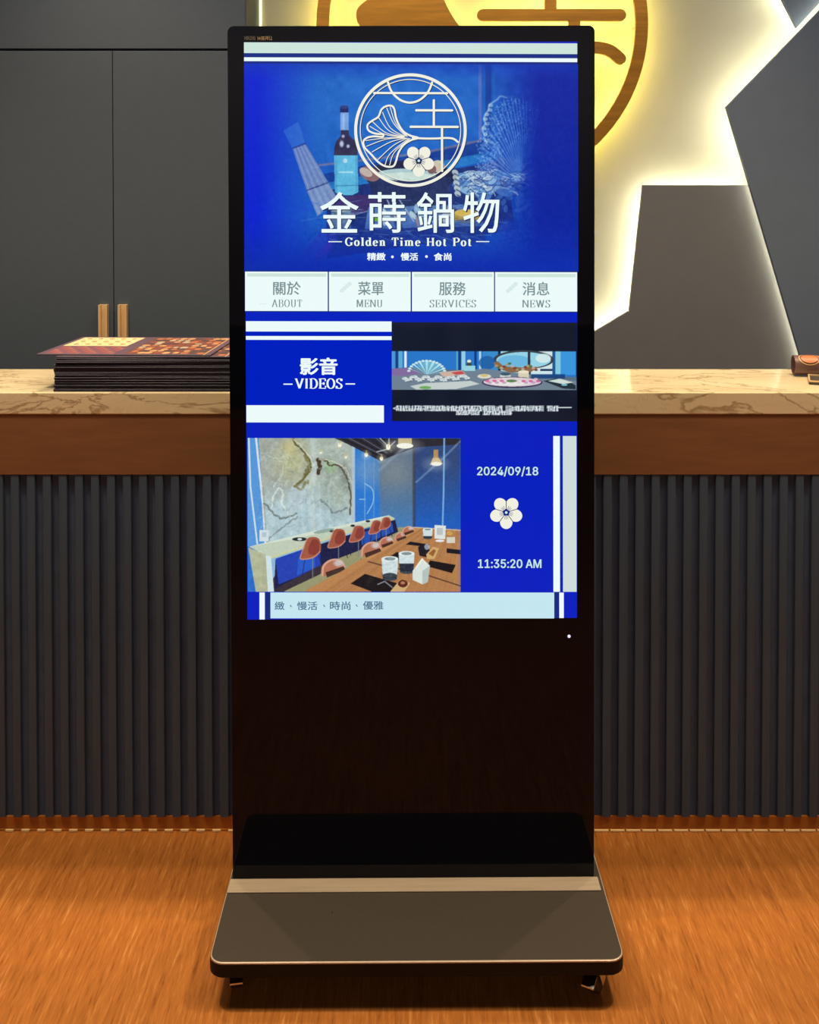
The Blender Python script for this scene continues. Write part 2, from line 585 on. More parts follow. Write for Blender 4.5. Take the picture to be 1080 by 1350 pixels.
# light strips on the backs of the letters
obj('light_strip', ring_prism(bmesh.new(), RR * 0.950, RR * 0.975, T + 0.0003, T + 0.004), M_led_yellow, sign)
bm = bmesh.new()
for b_ in BARS + [CHORD]:
    prism_xz(bm, outline([sc(p) for p in b_], RR * 0.014), T + 0.0003, T + 0.004)
prism_xz(bm, outline([sc(p) for p in smooth_path(STEM[1:], 6)], RR * 0.014), T + 0.0003, T + 0.004)
prism_xz(bm, outline([sc(p) for p in smooth_path(UARC, 6)], RR * 0.014), T + 0.0003, T + 0.004)
lf = [sc(p) for p in smooth_path(LEAF, 4, True)]
for q in stroke(inset(lf, 0.02), 0.006, closed=True):
    prism_xz(bm, q, T + 0.0003, T + 0.004)
obj('light_strip', bm, M_led_yellow, sign)
for c, q in [(math.cos(math.radians(a)) * RR * 0.94, math.sin(math.radians(a)) * RR * 0.94) for a in range(0, 360, 60)] + [sc(N(420, 480))]:
    obj('stand_off', cyl(bmesh.new(), (c, T + 0.0003, q), (c, WALL_Y - SY - 0.0005, q), 0.004, n=10), M_chrome, sign)

# ---------------------------------------------------------------- reception counter
CY = 2.40
CB = 2.737
CX0, CX1 = -1.75, 1.75
z_top = P(540, 517.5, CY).z
z_mar = P(540, 546.5, CY).z
z_fas = P(540, 626, CY).z
z_sl = P(540, 1079, CY).z
PITCH_S = 21.3 / F * CY
wt = boxo('worktop', CX0 - 0.01, CX1 + 0.01, CY, CB, z_mar, z_top, M_marble, None, 0.0025, 2)
tag(wt, 'polished cream marble slab with grey veins topping the slatted counter', 'countertop')
ctr = empty('reception_counter', (0, CY, 0), 'long counter with navy vertical slats between brown wood bands', 'counter')
loc_box('fascia', ctr, CX0, CX1, CY + 0.003, CY + 0.030, z_fas, z_mar - 0.0005, M_fascia)
loc_box('cabinet_body', ctr, CX0 + 0.002, CX1 - 0.002, CY + 0.0305, CB - 0.02, 0.0, z_mar - 0.0005, M_slat_back)
loc_box('backing_panel', ctr, CX0, CX1, CY + 0.0145, CY + 0.030, z_sl, z_fas - 0.0005, M_slat_back)
loc_box('plinth', ctr, CX0, CX1, CY + 0.0100, CY + 0.0300, 0.0, z_sl - 0.0008, M_plinth)
loc_box('edge_trim', ctr, CX0, CX1, CY + 0.0070, CY + 0.0098, 0.0005, 0.0045, M_plinth)
me_dash = bpy.data.meshes.new('light_dash')  # small pale bars imitating light that falls below the slat grooves
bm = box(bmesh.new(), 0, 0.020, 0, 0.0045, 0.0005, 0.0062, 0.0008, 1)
bm.to_mesh(me_dash); bm.free()
me_dash.materials.append(M_light_dash)
me_dash_wide = bpy.data.meshes.new('light_dash')
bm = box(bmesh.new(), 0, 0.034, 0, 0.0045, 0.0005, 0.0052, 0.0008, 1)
bm.to_mesh(me_dash_wide); bm.free()
me_dash_wide.materials.append(M_light_dash)
bm = bmesh.new()
prism_xy(bm, [(0, 0.0099), (0, 0.002), (0.0012, 0.0), (0.0188, 0.0), (0.02, 0.002), (0.02, 0.0099)], 0, z_fas - z_sl - 0.002)
me_slat = bpy.data.meshes.new('slat')
bmesh.ops.recalc_face_normals(bm, faces=bm.faces)
bm.to_mesh(me_slat)
bm.free()
me_slat.materials.append(M_slat)
x_ref = P(34.3, 700, CY).x     # left edge of a ridge seen near the left border
k0 = math.ceil((CX0 - x_ref) / PITCH_S)
k = k0
while x_ref + k * PITCH_S + 0.021 < CX1:
    xs = x_ref + k * PITCH_S
    link('slat', me_slat, None, ctr, (xs, 0.0045, z_sl + 0.0005))
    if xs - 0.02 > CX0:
        link('light_dash', me_dash if xs < -0.45 else me_dash_wide, None, ctr, (xs - 0.0185, 0.0023, 0))
    k += 1


# ================================================================= flat pictures shown on the display / printed
class Canvas:
    """small numpy painter; coordinates are photograph pixels"""
    def __init__(s, x0, y0, x1, y1, S, col):
        s.x0, s.y0, s.S = x0, y0, S * 2
        s.W, s.H = int(round((x1 - x0) * S)) * 2, int(round((y1 - y0) * S)) * 2
        s.a = np.empty((s.H, s.W, 3), np.float32)
        s.a[:] = np.array(col, np.float32)
        s.X = x0 + (np.arange(s.W) + 0.5) / s.S
        s.Y = y0 + (np.arange(s.H) + 0.5) / s.S

    def win(s, xa, ya, xb, yb):
        i0 = max(0, int((xa - s.x0) * s.S)); i1 = min(s.W, int((xb - s.x0) * s.S) + 2)
        j0 = max(0, int((ya - s.y0) * s.S)); j1 = min(s.H, int((yb - s.y0) * s.S) + 2)
        return i0, i1, j0, j1

    def blend(s, w, mask, col, al):
        i0, i1, j0, j1 = w
        if i1 <= i0 or j1 <= j0:
            return
        m = (mask * al)[..., None]
        r = s.a[j0:j1, i0:i1]
        r *= (1 - m)
        r += m * np.array(col, np.float32)

    def poly(s, pts, col, al=1.0):
        xs = [p[0] for p in pts]; ys = [p[1] for p in pts]
        w = s.win(min(xs), min(ys), max(xs), max(ys))
        i0, i1, j0, j1 = w
        if i1 <= i0 or j1 <= j0:
            return
        X = s.X[i0:i1][None, :]; Y = s.Y[j0:j1][:, None]
        ins = np.zeros((j1 - j0, i1 - i0), bool)
        n = len(pts)
        for k in range(n):
            (xa, ya), (xb, yb) = pts[k], pts[(k + 1) % n]
            if ya == yb:
                continue
            c = ((ya > Y) != (yb > Y)) & (X < (xb - xa) * (Y - ya) / (yb - ya) + xa)
            ins ^= c
        s.blend(w, ins.astype(np.float32), col, al)

    def rect(s, xa, ya, xb, yb, col, al=1.0):
        s.poly([(xa, ya), (xb, ya), (xb, yb), (xa, yb)], col, al)

    def ell(s, cx, cy, rx, ry, col, al=1.0, rot=0, soft=0.0):
        R = max(rx, ry) * (1 + soft) + 1
        w = s.win(cx - R, cy - R, cx + R, cy + R)
        i0, i1, j0, j1 = w
        if i1 <= i0 or j1 <= j0:
            return
        X = s.X[i0:i1][None, :] - cx; Y = s.Y[j0:j1][:, None] - cy
        c, q = math.cos(rot), math.sin(rot)
        d = np.sqrt(((X * c + Y * q) / rx) ** 2 + ((-X * q + Y * c) / ry) ** 2)
        m = np.clip((1 + soft - d) / (2 * soft), 0, 1) if soft > 0 else (d < 1).astype(np.float32)
        s.blend(w, m.astype(np.float32), col, al)

    def line(s, pts, wd, col, al=1.0, soft=0.3):
        xs = [p[0] for p in pts]; ys = [p[1] for p in pts]
        w = s.win(min(xs) - wd, min(ys) - wd, max(xs) + wd, max(ys) + wd)
        i0, i1, j0, j1 = w
        if i1 <= i0 or j1 <= j0:
            return
        X = s.X[i0:i1][None, :]; Y = s.Y[j0:j1][:, None]
        D = np.full((j1 - j0, i1 - i0), 1e9, np.float32)
        for (xa, ya), (xb, yb) in zip(pts[:-1], pts[1:]):
            dx, dy = xb - xa, yb - ya
            L = dx * dx + dy * dy or 1e-9
            t = np.clip(((X - xa) * dx + (Y - ya) * dy) / L, 0, 1)
            D = np.minimum(D, np.hypot(X - xa - t * dx, Y - ya - t * dy))
        m = np.clip((wd / 2 + soft - D) / (2 * soft), 0, 1).astype(np.float32)
        s.blend(w, m, col, al)

    def vgrad(s, f):
        """f(X, Y) -> (mask, colour)"""
        m, col = f(s.X[None, :], s.Y[:, None])
        m = np.broadcast_to(m, (s.H, s.W)).astype(np.float32)
        s.blend((0, s.W, 0, s.H), m, col, 1.0)

    def noise(s, cell, amp, seed=0, box_=None, sx=1.0):
        r = np.random.RandomState(seed)
        i0, i1, j0, j1 = s.win(*box_) if box_ else (0, s.W, 0, s.H)
        h, w_ = j1 - j0, i1 - i0
        gw, gh = int(w_ / s.S / (cell * sx)) + 3, int(h / s.S / cell) + 3
        g = r.rand(gh, gw).astype(np.float32) - 0.5
        u = np.arange(w_) / s.S / (cell * sx); v = np.arange(h) / s.S / cell
        iu, iv = u.astype(int), v.astype(int)
        fu, fv = u - iu, v - iv
        fu, fv = fu * fu * (3 - 2 * fu), (fv * fv * (3 - 2 * fv))[:, None]
        a = g[iv][:, iu] * (1 - fu) + g[iv][:, iu + 1] * fu
        b = g[iv + 1][:, iu] * (1 - fu) + g[iv + 1][:, iu + 1] * fu
        n = a * (1 - fv) + b * fv
        s.a[j0:j1, i0:i1] += (n * 2 * amp)[..., None]

    def result(s):
        a = s.a.reshape(s.H // 2, 2, s.W // 2, 2, 3).mean((1, 3))
        a = np.clip(a, 0, 255) / 255
        return np.where(a <= 0.04045, a / 12.92, ((a + 0.055) / 1.055) ** 2.4)


def picture_mesh(name, cv, to_local, m, parent):
    """a fine flat grid that carries the painted picture as a colour attribute"""
    img = cv.result()
    h, w_ = img.shape[:2]
    S = cv.S / 2
    gx = cv.x0 + np.arange(w_ + 1) / S
    gy = cv.y0 + np.arange(h + 1) / S
    GX, GY = np.meshgrid(gx, gy)
    co = to_local(GX, GY)
    me = bpy.data.meshes.new(name)
    nv, nf = (w_ + 1) * (h + 1), w_ * h
    me.vertices.add(nv)
    me.vertices.foreach_set('co', co.reshape(-1).astype(np.float32))
    i = np.arange(nv).reshape(h + 1, w_ + 1)
    q = np.stack([i[1:, :-1], i[1:, 1:], i[:-1, 1:], i[:-1, :-1]], -1).reshape(-1, 4)
    me.loops.add(nf * 4)
    me.loops.foreach_set('vertex_index', q.reshape(-1).astype(np.int32))
    me.polygons.add(nf)
    me.polygons.foreach_set('loop_start', np.arange(0, nf * 4, 4, dtype=np.int32))
    me.update()
    pad = np.pad(img, ((0, 1), (0, 1), (0, 0)), mode='edge')
    ca = me.color_attributes.new('print', 'FLOAT_COLOR', 'POINT')
    rgba = np.ones((nv, 4), np.float32)
    rgba[:, :3] = pad.reshape(-1, 3)
    ca.data.foreach_set('color', rgba.reshape(-1))
    me.materials.append(m)
    o = bpy.data.objects.new(name, me)
    C.objects.link(o)
    o.parent = parent
    return o


def screen_mat(name, col=None, attr=False, strength=1.0):
    m = mat(name, rgb(3, 3, 4), 0.04, emit=col if col else (1, 1, 1, 1), strength=strength, spec=0.2)
    if attr:
        nt, lk, b = nodes(m)
        a = nt.new('ShaderNodeAttribute')
        a.attribute_name = 'print'
        lk.new(a.outputs['Color'], b.inputs['Emission Color'])
    return m


# ---------------------------------------------------------------- kiosk
KY = 2.10
kx = P(545.6, 600, KY).x
kiosk = empty('kiosk', (kx, KY, 0), 'tall black digital signage kiosk standing before the slatted counter', 'kiosk', None,
              (0, math.radians(-0.16), math.radians(0.3)))
zb, zt = P(540, 1166, KY).z, P(540, 34, KY).z
BW = 482.6 / F * KY / 2
bm = prism_xz(bmesh.new(), rrect(-BW, BW, zb, zt, (0.002, 0.002, 0.013, 0.013)), 0.0, 0.006)
obj('front_panel', bm, M_glass, kiosk)
bm = prism_xz(bmesh.new(), rrect(-BW + 0.001, BW - 0.001, zb, zt - 0.001, (0.002, 0.002, 0.013, 0.013)), 0.0062, 0.052)
obj('housing', bm, M_housing, kiosk)

SW = 438.2 / F * KY
sx0 = P(544.9, 435, KY).x - kx
SZ1, SZ0 = P(540, 55.4, KY).z, P(540, 815.6, KY).z


def S_local(px, py, y=-0.0006):
    px = np.asarray(px, float); py = np.asarray(py, float)
    u = (px - 322) / 440.0
    for _ in range(3):
        v = (py - (56.5 - 2.3 * u)) / 760.3
        u = (px - (320.7 + 3.8 * v)) / (440.8 - 5.3 * v)
    return np.stack(np.broadcast_arrays(sx0 + (u - 0.5) * SW, np.full_like(u, y), SZ1 - v * (SZ1 - SZ0)), -1)


def s_poly(bm, pts, layer):
    co = S_local([p[0] for p in pts], [p[1] for p in pts], -0.0006 - 0.00022 * layer)
    vs = [bm.verts.new(c) for c in co]
    try:
        return bm.faces.new(vs)
    except ValueError:
        return None


def s_obj(name, polys, layer, m, parent):
    bm = bmesh.new()
    for p in polys:
        s_poly(bm, p, layer)
    me = bpy.data.meshes.new(name)
    bm.to_mesh(me)
    bm.free()
    return link(name, me, m, parent)


def R4(a, b, c, d):
    return [(a, b), (c, b), (c, d), (a, d)]


E_blue = screen_mat('display_blue', rgb(0, 32, 190))
E_navy = screen_mat('display_navy', rgb(16, 42, 130))
E_white = screen_mat('display_white', rgb(236, 250, 250))
E_mint = screen_mat('display_mint', rgb(205, 228, 218))
E_ice = screen_mat('display_ice', rgb(196, 230, 240))
E_faint = screen_mat('display_faint', rgb(216, 234, 234))
E_pale = screen_mat('display_pale_grey', rgb(206, 220, 218))
E_letter = screen_mat('display_grey_letter', rgb(120, 142, 146))
E_cream = screen_mat('display_cream_line', rgb(240, 240, 225))
E_ink = screen_mat('display_slate_letter', rgb(74, 110, 140))
E_shadow = screen_mat('display_shadow', rgb(10, 30, 84))
E_black = screen_mat('display_black', rgb(20, 27, 44))
E_pic = screen_mat('display_picture', attr=True)

display = obj('display', prism_xz(bmesh.new(), [tuple(S_local(a, b)[[0, 2]]) for a, b in ((320.7, 56.5), (761.5, 54.2), (760, 814.4), (324.5, 816.8))], -0.0006, -0.0001), E_blue, kiosk)
display['label'] = 'lit blue screen with restaurant graphics'

# ---- hero picture
cv = Canvas(321, 84, 762, 356, 1.5, (22, 92, 190))
cv.vgrad(lambda X, Y: (np.clip(1 - np.hypot((X - 520) / 170, (Y - 150) / 90), 0, 1) * 0.8, (36, 118, 205)))
# panelled wall
cv.rect(640, 84, 648, 190, (18, 70, 160)); cv.rect(631, 84, 635, 184, (120, 120, 190), 0.6); cv.rect(650, 84, 653, 190, (40, 110, 190), 0.5)
cv.poly([(420, 230), (635, 183), (648, 190), (648, 200), (420, 246)], (16, 62, 150))
cv.line([(420, 217), (480, 210), (560, 200), (634, 184)], 3, (135, 120, 150), 0.7, 0.8)
cv.poly([(430, 240), (660, 196), (660, 207), (430, 256)], (40, 130, 200), 0.7)
cv.poly([(430, 250), (665, 210), (680, 300), (430, 340)], (26, 50, 120))
# pot below the emblem
cv.ell(540, 232, 58, 22, (30, 36, 70)); cv.poly([(484, 232), (596, 232), (580, 285), (500, 285)], (36, 50, 96))
cv.ell(535, 229, 40, 8, (170, 200, 205)); cv.ell(535, 231, 34, 5, (200, 222, 215))
cv.ell(487, 228, 14, 9, (150, 110, 110), 0.9, 0.4); cv.ell(482, 226, 9, 5, (196, 180, 176), 1, 0.5)
cv.ell(577, 218, 9, 8, (200, 190, 170)); cv.ell(569, 222, 6, 6, (120, 90, 90))
# bamboo whisk / folded mat leaning left
cv.poly([(373, 172), (393, 160), (402, 189), (385, 195)], (52, 110, 200), 0.85)
cv.poly([(385, 195), (402, 189), (432, 240), (404, 250)], (110, 138, 190), 0.9)
cv.poly([(404, 250), (432, 240), (444, 262), (418, 282)], (120, 146, 196), 0.9)
cv.line([(386, 194), (402, 188)], 1.6, (40, 60, 130)); cv.line([(404, 250), (431, 239)], 1.6, (40, 60, 130))
for k in range(7):
    cv.line([(388 + k * 2.3, 194 - k * 0.8), (407 + k * 4.4, 251 - k * 1.5), (421 + k * 3.6, 280 - k * 3)], 0.8, (84, 108, 165) if k % 2 else (160, 178, 210), 0.6)
# bottle
cv.rect(448, 141, 459, 150, (30, 40, 100)); cv.ell(453.5, 141, 5.5, 2.5, (44, 60, 130))
cv.rect(448.5, 148, 459.5, 171, (120, 160, 220)); cv.rect(451, 150, 454, 170, (150, 190, 235), 0.7)
cv.poly([(449, 171), (459, 171), (460, 178), (468, 185), (471, 196), (471, 206), (440, 206), (440, 196), (443, 185), (449, 178)], (50, 48, 82))
cv.ell(450, 189, 2.6, 4, (200, 215, 240), 0.9, 0, 0.4); cv.ell(458.5, 192, 2, 2.2, (190, 210, 235), 0.9, 0, 0.4); cv.ell(452, 179, 2, 2, (200, 210, 240), 0.8, 0, 0.4)
cv.poly([(440, 204), (471, 204), (472, 252), (464, 256), (448, 256), (441, 252)], (92, 182, 220))
cv.rect(441, 204, 444, 252, (74, 160, 205), 0.7); cv.rect(468, 204, 471.5, 252, (74, 160, 205), 0.7)
cv.rect(446, 225, 465, 227, (180, 222, 238), 0.8); cv.ell(454.5, 211, 3, 3, (190, 226, 240), 0.8); cv.line([(442, 244), (471, 243)], 1.2, (50, 120, 170), 0.8)
# plates, cups and table items behind the title
cv.ell(470, 268, 36, 12, (66, 50, 110), 0.9, -0.1); cv.line([(440, 280), (470, 281), (500, 272)], 1.2, (160, 180, 210), 0.6)
cv.rect(436, 272, 462, 303, (100, 130, 160)); cv.ell(449, 274, 14, 4, (150, 170, 170)); cv.ell(449, 303, 22, 5, (60, 90, 160), 0.8)
cv.poly([(485, 272), (610, 268), (640, 296), (480, 302)], (90, 130, 190), 0.85)
for k in range(26):
    x, y = 500 + RNG.rand() * 105, 272 + RNG.rand() * 24
    cv.ell(x, y, 3 + RNG.rand() * 6, 1.5 + RNG.rand() * 3, [(190, 215, 225), (80, 110, 150), (140, 180, 210), (50, 66, 110), (160, 140, 140)][k % 5], 0.85, RNG.rand() * 2)
cv.rect(492, 281, 502, 290, (110, 180, 40)); cv.ell(592, 286, 12, 8, (190, 200, 205), 0.8)
cv.line([(510, 262), (518, 280), (526, 296)], 1.6, (190, 200, 220), 0.8); cv.line([(526, 262), (545, 290)], 1.6, (180, 200, 220), 0.8)
cv.ell(614, 283, 18, 9, (176, 146, 60)); cv.ell(614, 279, 15, 5, (206, 176, 80)); cv.ell(616, 292, 22, 5, (60, 90, 150), 0.7)
cv.poly([(480, 300), (640, 296), (640, 318), (470, 322)], (36, 60, 130), 0.8)
for k in range(14):
    x = 490 + k * 9
    cv.line([(x, 306 + 4 * math.sin(k)), (x + 22, 312 + 6 * math.sin(k * 1.7)), (x + 40, 322)], 1.4, (100, 140, 200) if k % 2 else (24, 44, 110), 0.5)
# fan shell
for k in range(34):
    a = math.radians(100 + k * 4.4)
    r = 62 + 6 * math.sin(k * 1.9)
    bx_, by_ = 676, 228
    ex, ey = bx_ + r * 0.62 * math.cos(a) * 1.15, by_ - r * 1.45 * abs(math.sin(a)) + (0 if a < math.pi else 0)
    cv.line([(bx_, by_), ((bx_ + ex) / 2 + 6, (by_ + ey) / 2), (ex, ey)], 2.4, (70, 130, 215) if k % 2 else (30, 84, 180), 0.55)
for k in range(260):
    a = RNG.rand() * math.pi * 0.75 + 0.9
    r = 25 + 60 * math.sqrt(RNG.rand())
    x, y = 676 + r * 0.62 * math.cos(a), 232 - r * 1.2 * math.sin(a)
    cv.ell(x, y, 1.3, 0.9, (130, 180, 235), 0.45, RNG.rand() * 3)
ed = [(668, 128), (660, 126), (656, 130), (650, 134), (645, 138), (644, 144), (640, 150), (638, 156), (640, 162), (636, 168), (638, 176), (640, 184), (648, 187), (656, 192), (660, 204), (664, 212)]
cv.line(smooth_path(ed, 4), 2.2, (150, 190, 230), 0.8, 0.8)
for p in ed[4:12]:
    cv.ell(p[0] + 2, p[1], 3, 2.4, (170, 200, 225), 0.7)
cv.line([(668, 128), (676, 126), (682, 130), (690, 124)], 1.5, (90, 140, 210), 0.6, 0.8)
# ruffled flower / coral
for k in range(9):
    a = math.radians(20 + k * 16)
    cv.poly([(668, 242), (668 + 42 * math.cos(a) - 6, 240 - 34 * math.sin(a)), (668 + 46 * math.cos(a) + 5, 238 - 32 * math.sin(a))], (120, 130, 196), 0.6)
for k in range(60):
    x = 602 + RNG.rand() * 84
    y = 228 + RNG.rand() * 36 * (1 - abs(x - 645) / 90)
    rx, ry = 5 + RNG.rand() * 9, 2.5 + RNG.rand() * 3.5
    cc = [(150, 196, 226), (190, 215, 228), (110, 160, 210), (84, 130, 196), (176, 200, 222)][k % 5]
    cv.ell(x, y, rx + 0.8, ry + 0.9, (40, 76, 150), 0.75, 0.5 * math.sin(k)); cv.ell(x, y - 0.4, rx, ry, cc, 0.85, 0.5 * math.sin(k))
for k in range(5):
    cv.ell(600 + k * 0.8, 226 + k * 7, 4.5, 3.4, (190, 206, 210), 0.9, 0.6); cv.ell(601 + k, 229 + k * 7, 4, 1.2, (60, 80, 120), 0.8, 0.6)
for k in range(18):
    x, y = 655 + RNG.rand() * 40, 246 + RNG.rand() * 30
    cv.ell(x, y, 5, 3, (90, 150, 215), 0.5, RNG.rand() * 3)
# cloth at lower left, ball at lower right
cv.poly([(388, 356), (400, 330), (425, 300), (445, 300), (440, 322), (410, 356)], (60, 60, 190), 0.55)
cv.poly([(396, 356), (432, 318), (440, 312), (434, 330), (414, 356)], (110, 50, 170), 0.6)
cv.ell(672, 302, 16, 14, (40, 86, 190), 0.7, 0, 0.2); cv.line([(397, 290), (430, 284)], 1.6, (80, 130, 200), 0.5, 0.8)
for k in range(10):
    cv.ell(385 + 30 * RNG.rand(), 262 + 16 * RNG.rand(), 4, 1.6, (30, 80, 200), 0.6, 0.3)
# blue fade towards the borders
cv.vgrad(lambda X, Y: (np.clip((418 - X) / 78, 0, 1) ** 1.2 * np.clip(1.1 - 0.0 * Y, 0, 1), (0, 33, 204)))
cv.vgrad(lambda X, Y: (np.clip((X - 640) / 70, 0, 1) ** 1.2 + 0 * Y, (4, 34, 156)))
cv.vgrad(lambda X, Y: (np.clip((Y - 282) / 66, 0, 1) ** 1.1 + 0 * X, (6, 44, 172)))
cv.vgrad(lambda X, Y: (np.clip((104 - Y) / 30, 0, 0.7) + 0 * X, (10, 54, 180)))
cv.poly([(373, 172), (393, 160), (402, 189), (385, 195)], (46, 110, 205), 0.55)
cv.poly([(385, 195), (402, 189), (432, 240), (404, 250)], (112, 138, 192), 0.62)
cv.poly([(404, 250), (432, 240), (446, 262), (418, 284)], (124, 148, 196), 0.62)
cv.line([(386, 195), (402, 189)], 1.5, (30, 50, 130), 0.8); cv.line([(404, 250), (432, 240)], 1.5, (30, 50, 120), 0.8)
for k in range(8):
    cv.line([(388 + k * 2.0, 195 - k * 0.8), (407 + k * 3.6, 250 - k * 1.4), (421 + k * 3.4, 281 - k * 2.6)], 0.7, (70, 96, 150) if k % 2 else (176, 190, 214), 0.5)
r_ = np.random.RandomState(77)
for k in range(46):
    a_ = math.radians(62 + k * 2.5)
    rad = 96 + 5 * math.sin(k * 1.7)
    ex, ey = 684 + rad * 0.47 * math.cos(a_) * 1.25, 236 - rad * 1.12 * math.sin(a_)
    mx_, my_ = (684 + ex) / 2 + 5, (236 + ey) / 2 + 4
    vis = max(0.08, min(0.55, (706 - ex) / 60))
    cv.line(smooth_path([(684, 236), (mx_, my_), (ex, ey)], 4), 1.3, (90, 150, 225) if k % 2 else (24, 70, 170), vis)
for k in range(420):
    a_ = math.radians(60 + r_.rand() * 118)
    q = 0.35 + 0.65 * math.sqrt(r_.rand())
    x, y = 684 + 57 * q * math.cos(a_), 236 - 108 * q * math.sin(a_)
    cv.ell(x, y, 0.8 + r_.rand(), 0.7, (150, 195, 238) if k % 3 else (30, 70, 170), 0.45 * max(0.15, min(1, (712 - x) / 60)), r_.rand() * 3)
for k in range(70):
    x = 602 + r_.rand() * 86
    y = 226 + r_.rand() * 40 * (1 - abs(x - 645) / 95)
    L = 5 + r_.rand() * 8
    an = r_.rand() * 1.6 - 0.8
    pts = [(x, y), (x + L * 0.5 * math.cos(an), y + L * 0.5 * math.sin(an) - 2.2), (x + L * math.cos(an), y + L * math.sin(an))]
    cv.line(smooth_path(pts, 4), 1.1, (206, 224, 232) if k % 2 else (36, 66, 130), 0.7 * max(0.2, min(1, (700 - x) / 50)))
for k in range(90):
    x, y = 430 + r_.rand() * 220, 262 + r_.rand() * 52
    L = 4 + r_.rand() * 16
    cv.line([(x, y), (x + L, y + (r_.rand() - 0.5) * 6)], 0.9, (130, 170, 210) if k % 2 else (18, 36, 96), 0.35)
cv.noise(9, 7, 2, (430, 84, 700, 300)); cv.noise(2.5, 6, 3, (400, 200, 700, 320))
cv.noise(3, 3, 1)
picture_mesh('hero_picture', cv, lambda X, Y: S_local(X, Y, -0.0008), E_pic, display)['label'] = 'still life picture with bottle, shells and table ware'

# header stripes
s_obj('stripe', [R4(320.9, 56.5, 761.3, 70.5)], 1, E_mint, display)
s_obj('stripe', [R4(321, 76, 761.3, 81)], 1, E_white, display)
for q in (R4(321, 70.5, 761.3, 76), R4(321, 81, 761.3, 84.5)):
    s_obj('stripe', [q], 0.6, E_navy, display)


# ---- emblem
def em(p, R=75.0, c=(540.6, 170.6)):
    return (c[0] + p[0] * R, c[1] - p[1] * R)


def emblem(R, c, thick, parent, m_line, m_shade):
    polys, shade = [], []
    ring = [(math.cos(t * math.pi / 48), math.sin(t * math.pi / 48)) for t in range(96)]
    polys += stroke([em((x * 0.965, y * 0.965), R, c) for x, y in ring], 2.0, True)
    polys += stroke([em((x * 0.885, y * 0.885), R, c) for x, y in ring], 0.55, True)
    polys += stroke([em(p, R, c) for p in smooth_path(LEAF, 4, True)], 1.25, True)
    polys += stroke([em(p, R, c) for p in smooth_path(STEM, 5)], 1.3)
    for b_ in BARS:
        polys += stroke([em(p, R, c) for p in b_], 1.5)
    polys += stroke([em(p, R, c) for p in CHORD], 1.4)
    polys += stroke([em(p, R, c) for p in smooth_path(UARC, 5)], 1.4)
    for v in VEINS:
        polys += stroke([em(N(*p), R, c) for p in smooth_path(v, 5)], 0.5)
    for k, q in enumerate(polys):
        pass
    dk = [[(x + 0.9, y + 0.9) for x, y in q] for q in polys]
    return polys, dk


def split_layers(name, polys, layer, m, parent):
    """overlapping pieces each get a hair of their own depth"""
    bm = bmesh.new()
    for k, q in enumerate(polys):
        s_poly(bm, q, layer + (k % 23) * 0.02)
    me = bpy.data.meshes.new(name)
    bm.to_mesh(me)
    bm.free()
    return link(name, me, m, parent)


lp_, dk_ = emblem(75.0, (540.6, 170.6), 1, display, None, None)
split_layers('emblem_shadow', dk_, 2.0, E_shadow, display)
split_layers('emblem', lp_, 3.0, E_cream, display)


def flower(cx, cy, r, layer, name):
    pet = []
    for k in range(5):
        a = math.radians(90 + 72 * k)            # one petal points down
        d = r * 0.60
        x, y = cx + d * math.cos(a), cy + d * math.sin(a)
        n = 20
        q = []
        for t in range(n):
            b = 2 * math.pi * t / n
            lx, ly = 0.42 * r * math.cos(b), 0.385 * r * math.sin(b)
            q.append((x + lx * math.cos(a) - ly * math.sin(a), y + lx * math.sin(a) + ly * math.cos(a)))
        pet.append(q)
    split_layers(name, pet, layer, E_cream, display)
    mk = [[(cx + r * 0.12 * math.cos(t), cy + r * 0.12 * math.sin(t)) for t in [k * math.pi / 6 for k in range(12)]]]
    for k in range(5):
        a = math.radians(90 + 72 * k)
        for da in (-0.35, 0, 0.35):
            mk += stroke([(cx + r * 0.14 * math.cos(a + da), cy + r * 0.14 * math.sin(a + da)), (cx + r * 0.42 * math.cos(a + da * 0.7), cy + r * 0.42 * math.sin(a + da * 0.7))], 0.28)
        b = a + math.radians(36)
        mk += stroke([(cx + r * 0.1 * math.cos(b), cy + r * 0.1 * math.sin(b)), (cx + r * 0.8 * math.cos(b), cy + r * 0.8 * math.sin(b))], 0.45)
    split_layers(name + '_veins', mk, layer + 0.6, E_shadow, display)
    split_layers(name + '_centre', [[(cx + r * 0.085 * math.cos(t), cy + r * 0.085 * math.sin(t)) for t in [k * math.pi / 6 for k in range(12)]]], layer + 1.2, E_ice, display)


flower(551.5, 210.5, 20.5, 4.0, 'blossom')


# ---- text from the built-in font
try:
    import os
    SANS = bpy.data.fonts.load(os.path.join(bpy.utils.system_resource('DATAFILES'), 'fonts', 'Inter.woff2'))
except Exception:
    SANS = None


def text_arrays(s, sans=False):
    cu = bpy.data.curves.new('t', 'FONT')
    cu.body = s
    cu.size = 1.0
    cu.resolution_u = 3
    if sans and SANS is not None:
        cu.font = SANS
    o = bpy.data.objects.new('t', cu)
    C.objects.link(o)
    dg = bpy.context.evaluated_depsgraph_get()
    me = bpy.data.meshes.new_from_object(o.evaluated_get(dg))
    co = np.empty(len(me.vertices) * 3, np.float32)
    me.vertices.foreach_get('co', co)
    faces = [tuple(p.vertices) for p in me.polygons]
    bpy.data.objects.remove(o)
    bpy.data.curves.remove(cu)
    bpy.data.meshes.remove(me)
    return co.reshape(-1, 3)[:, :2], faces


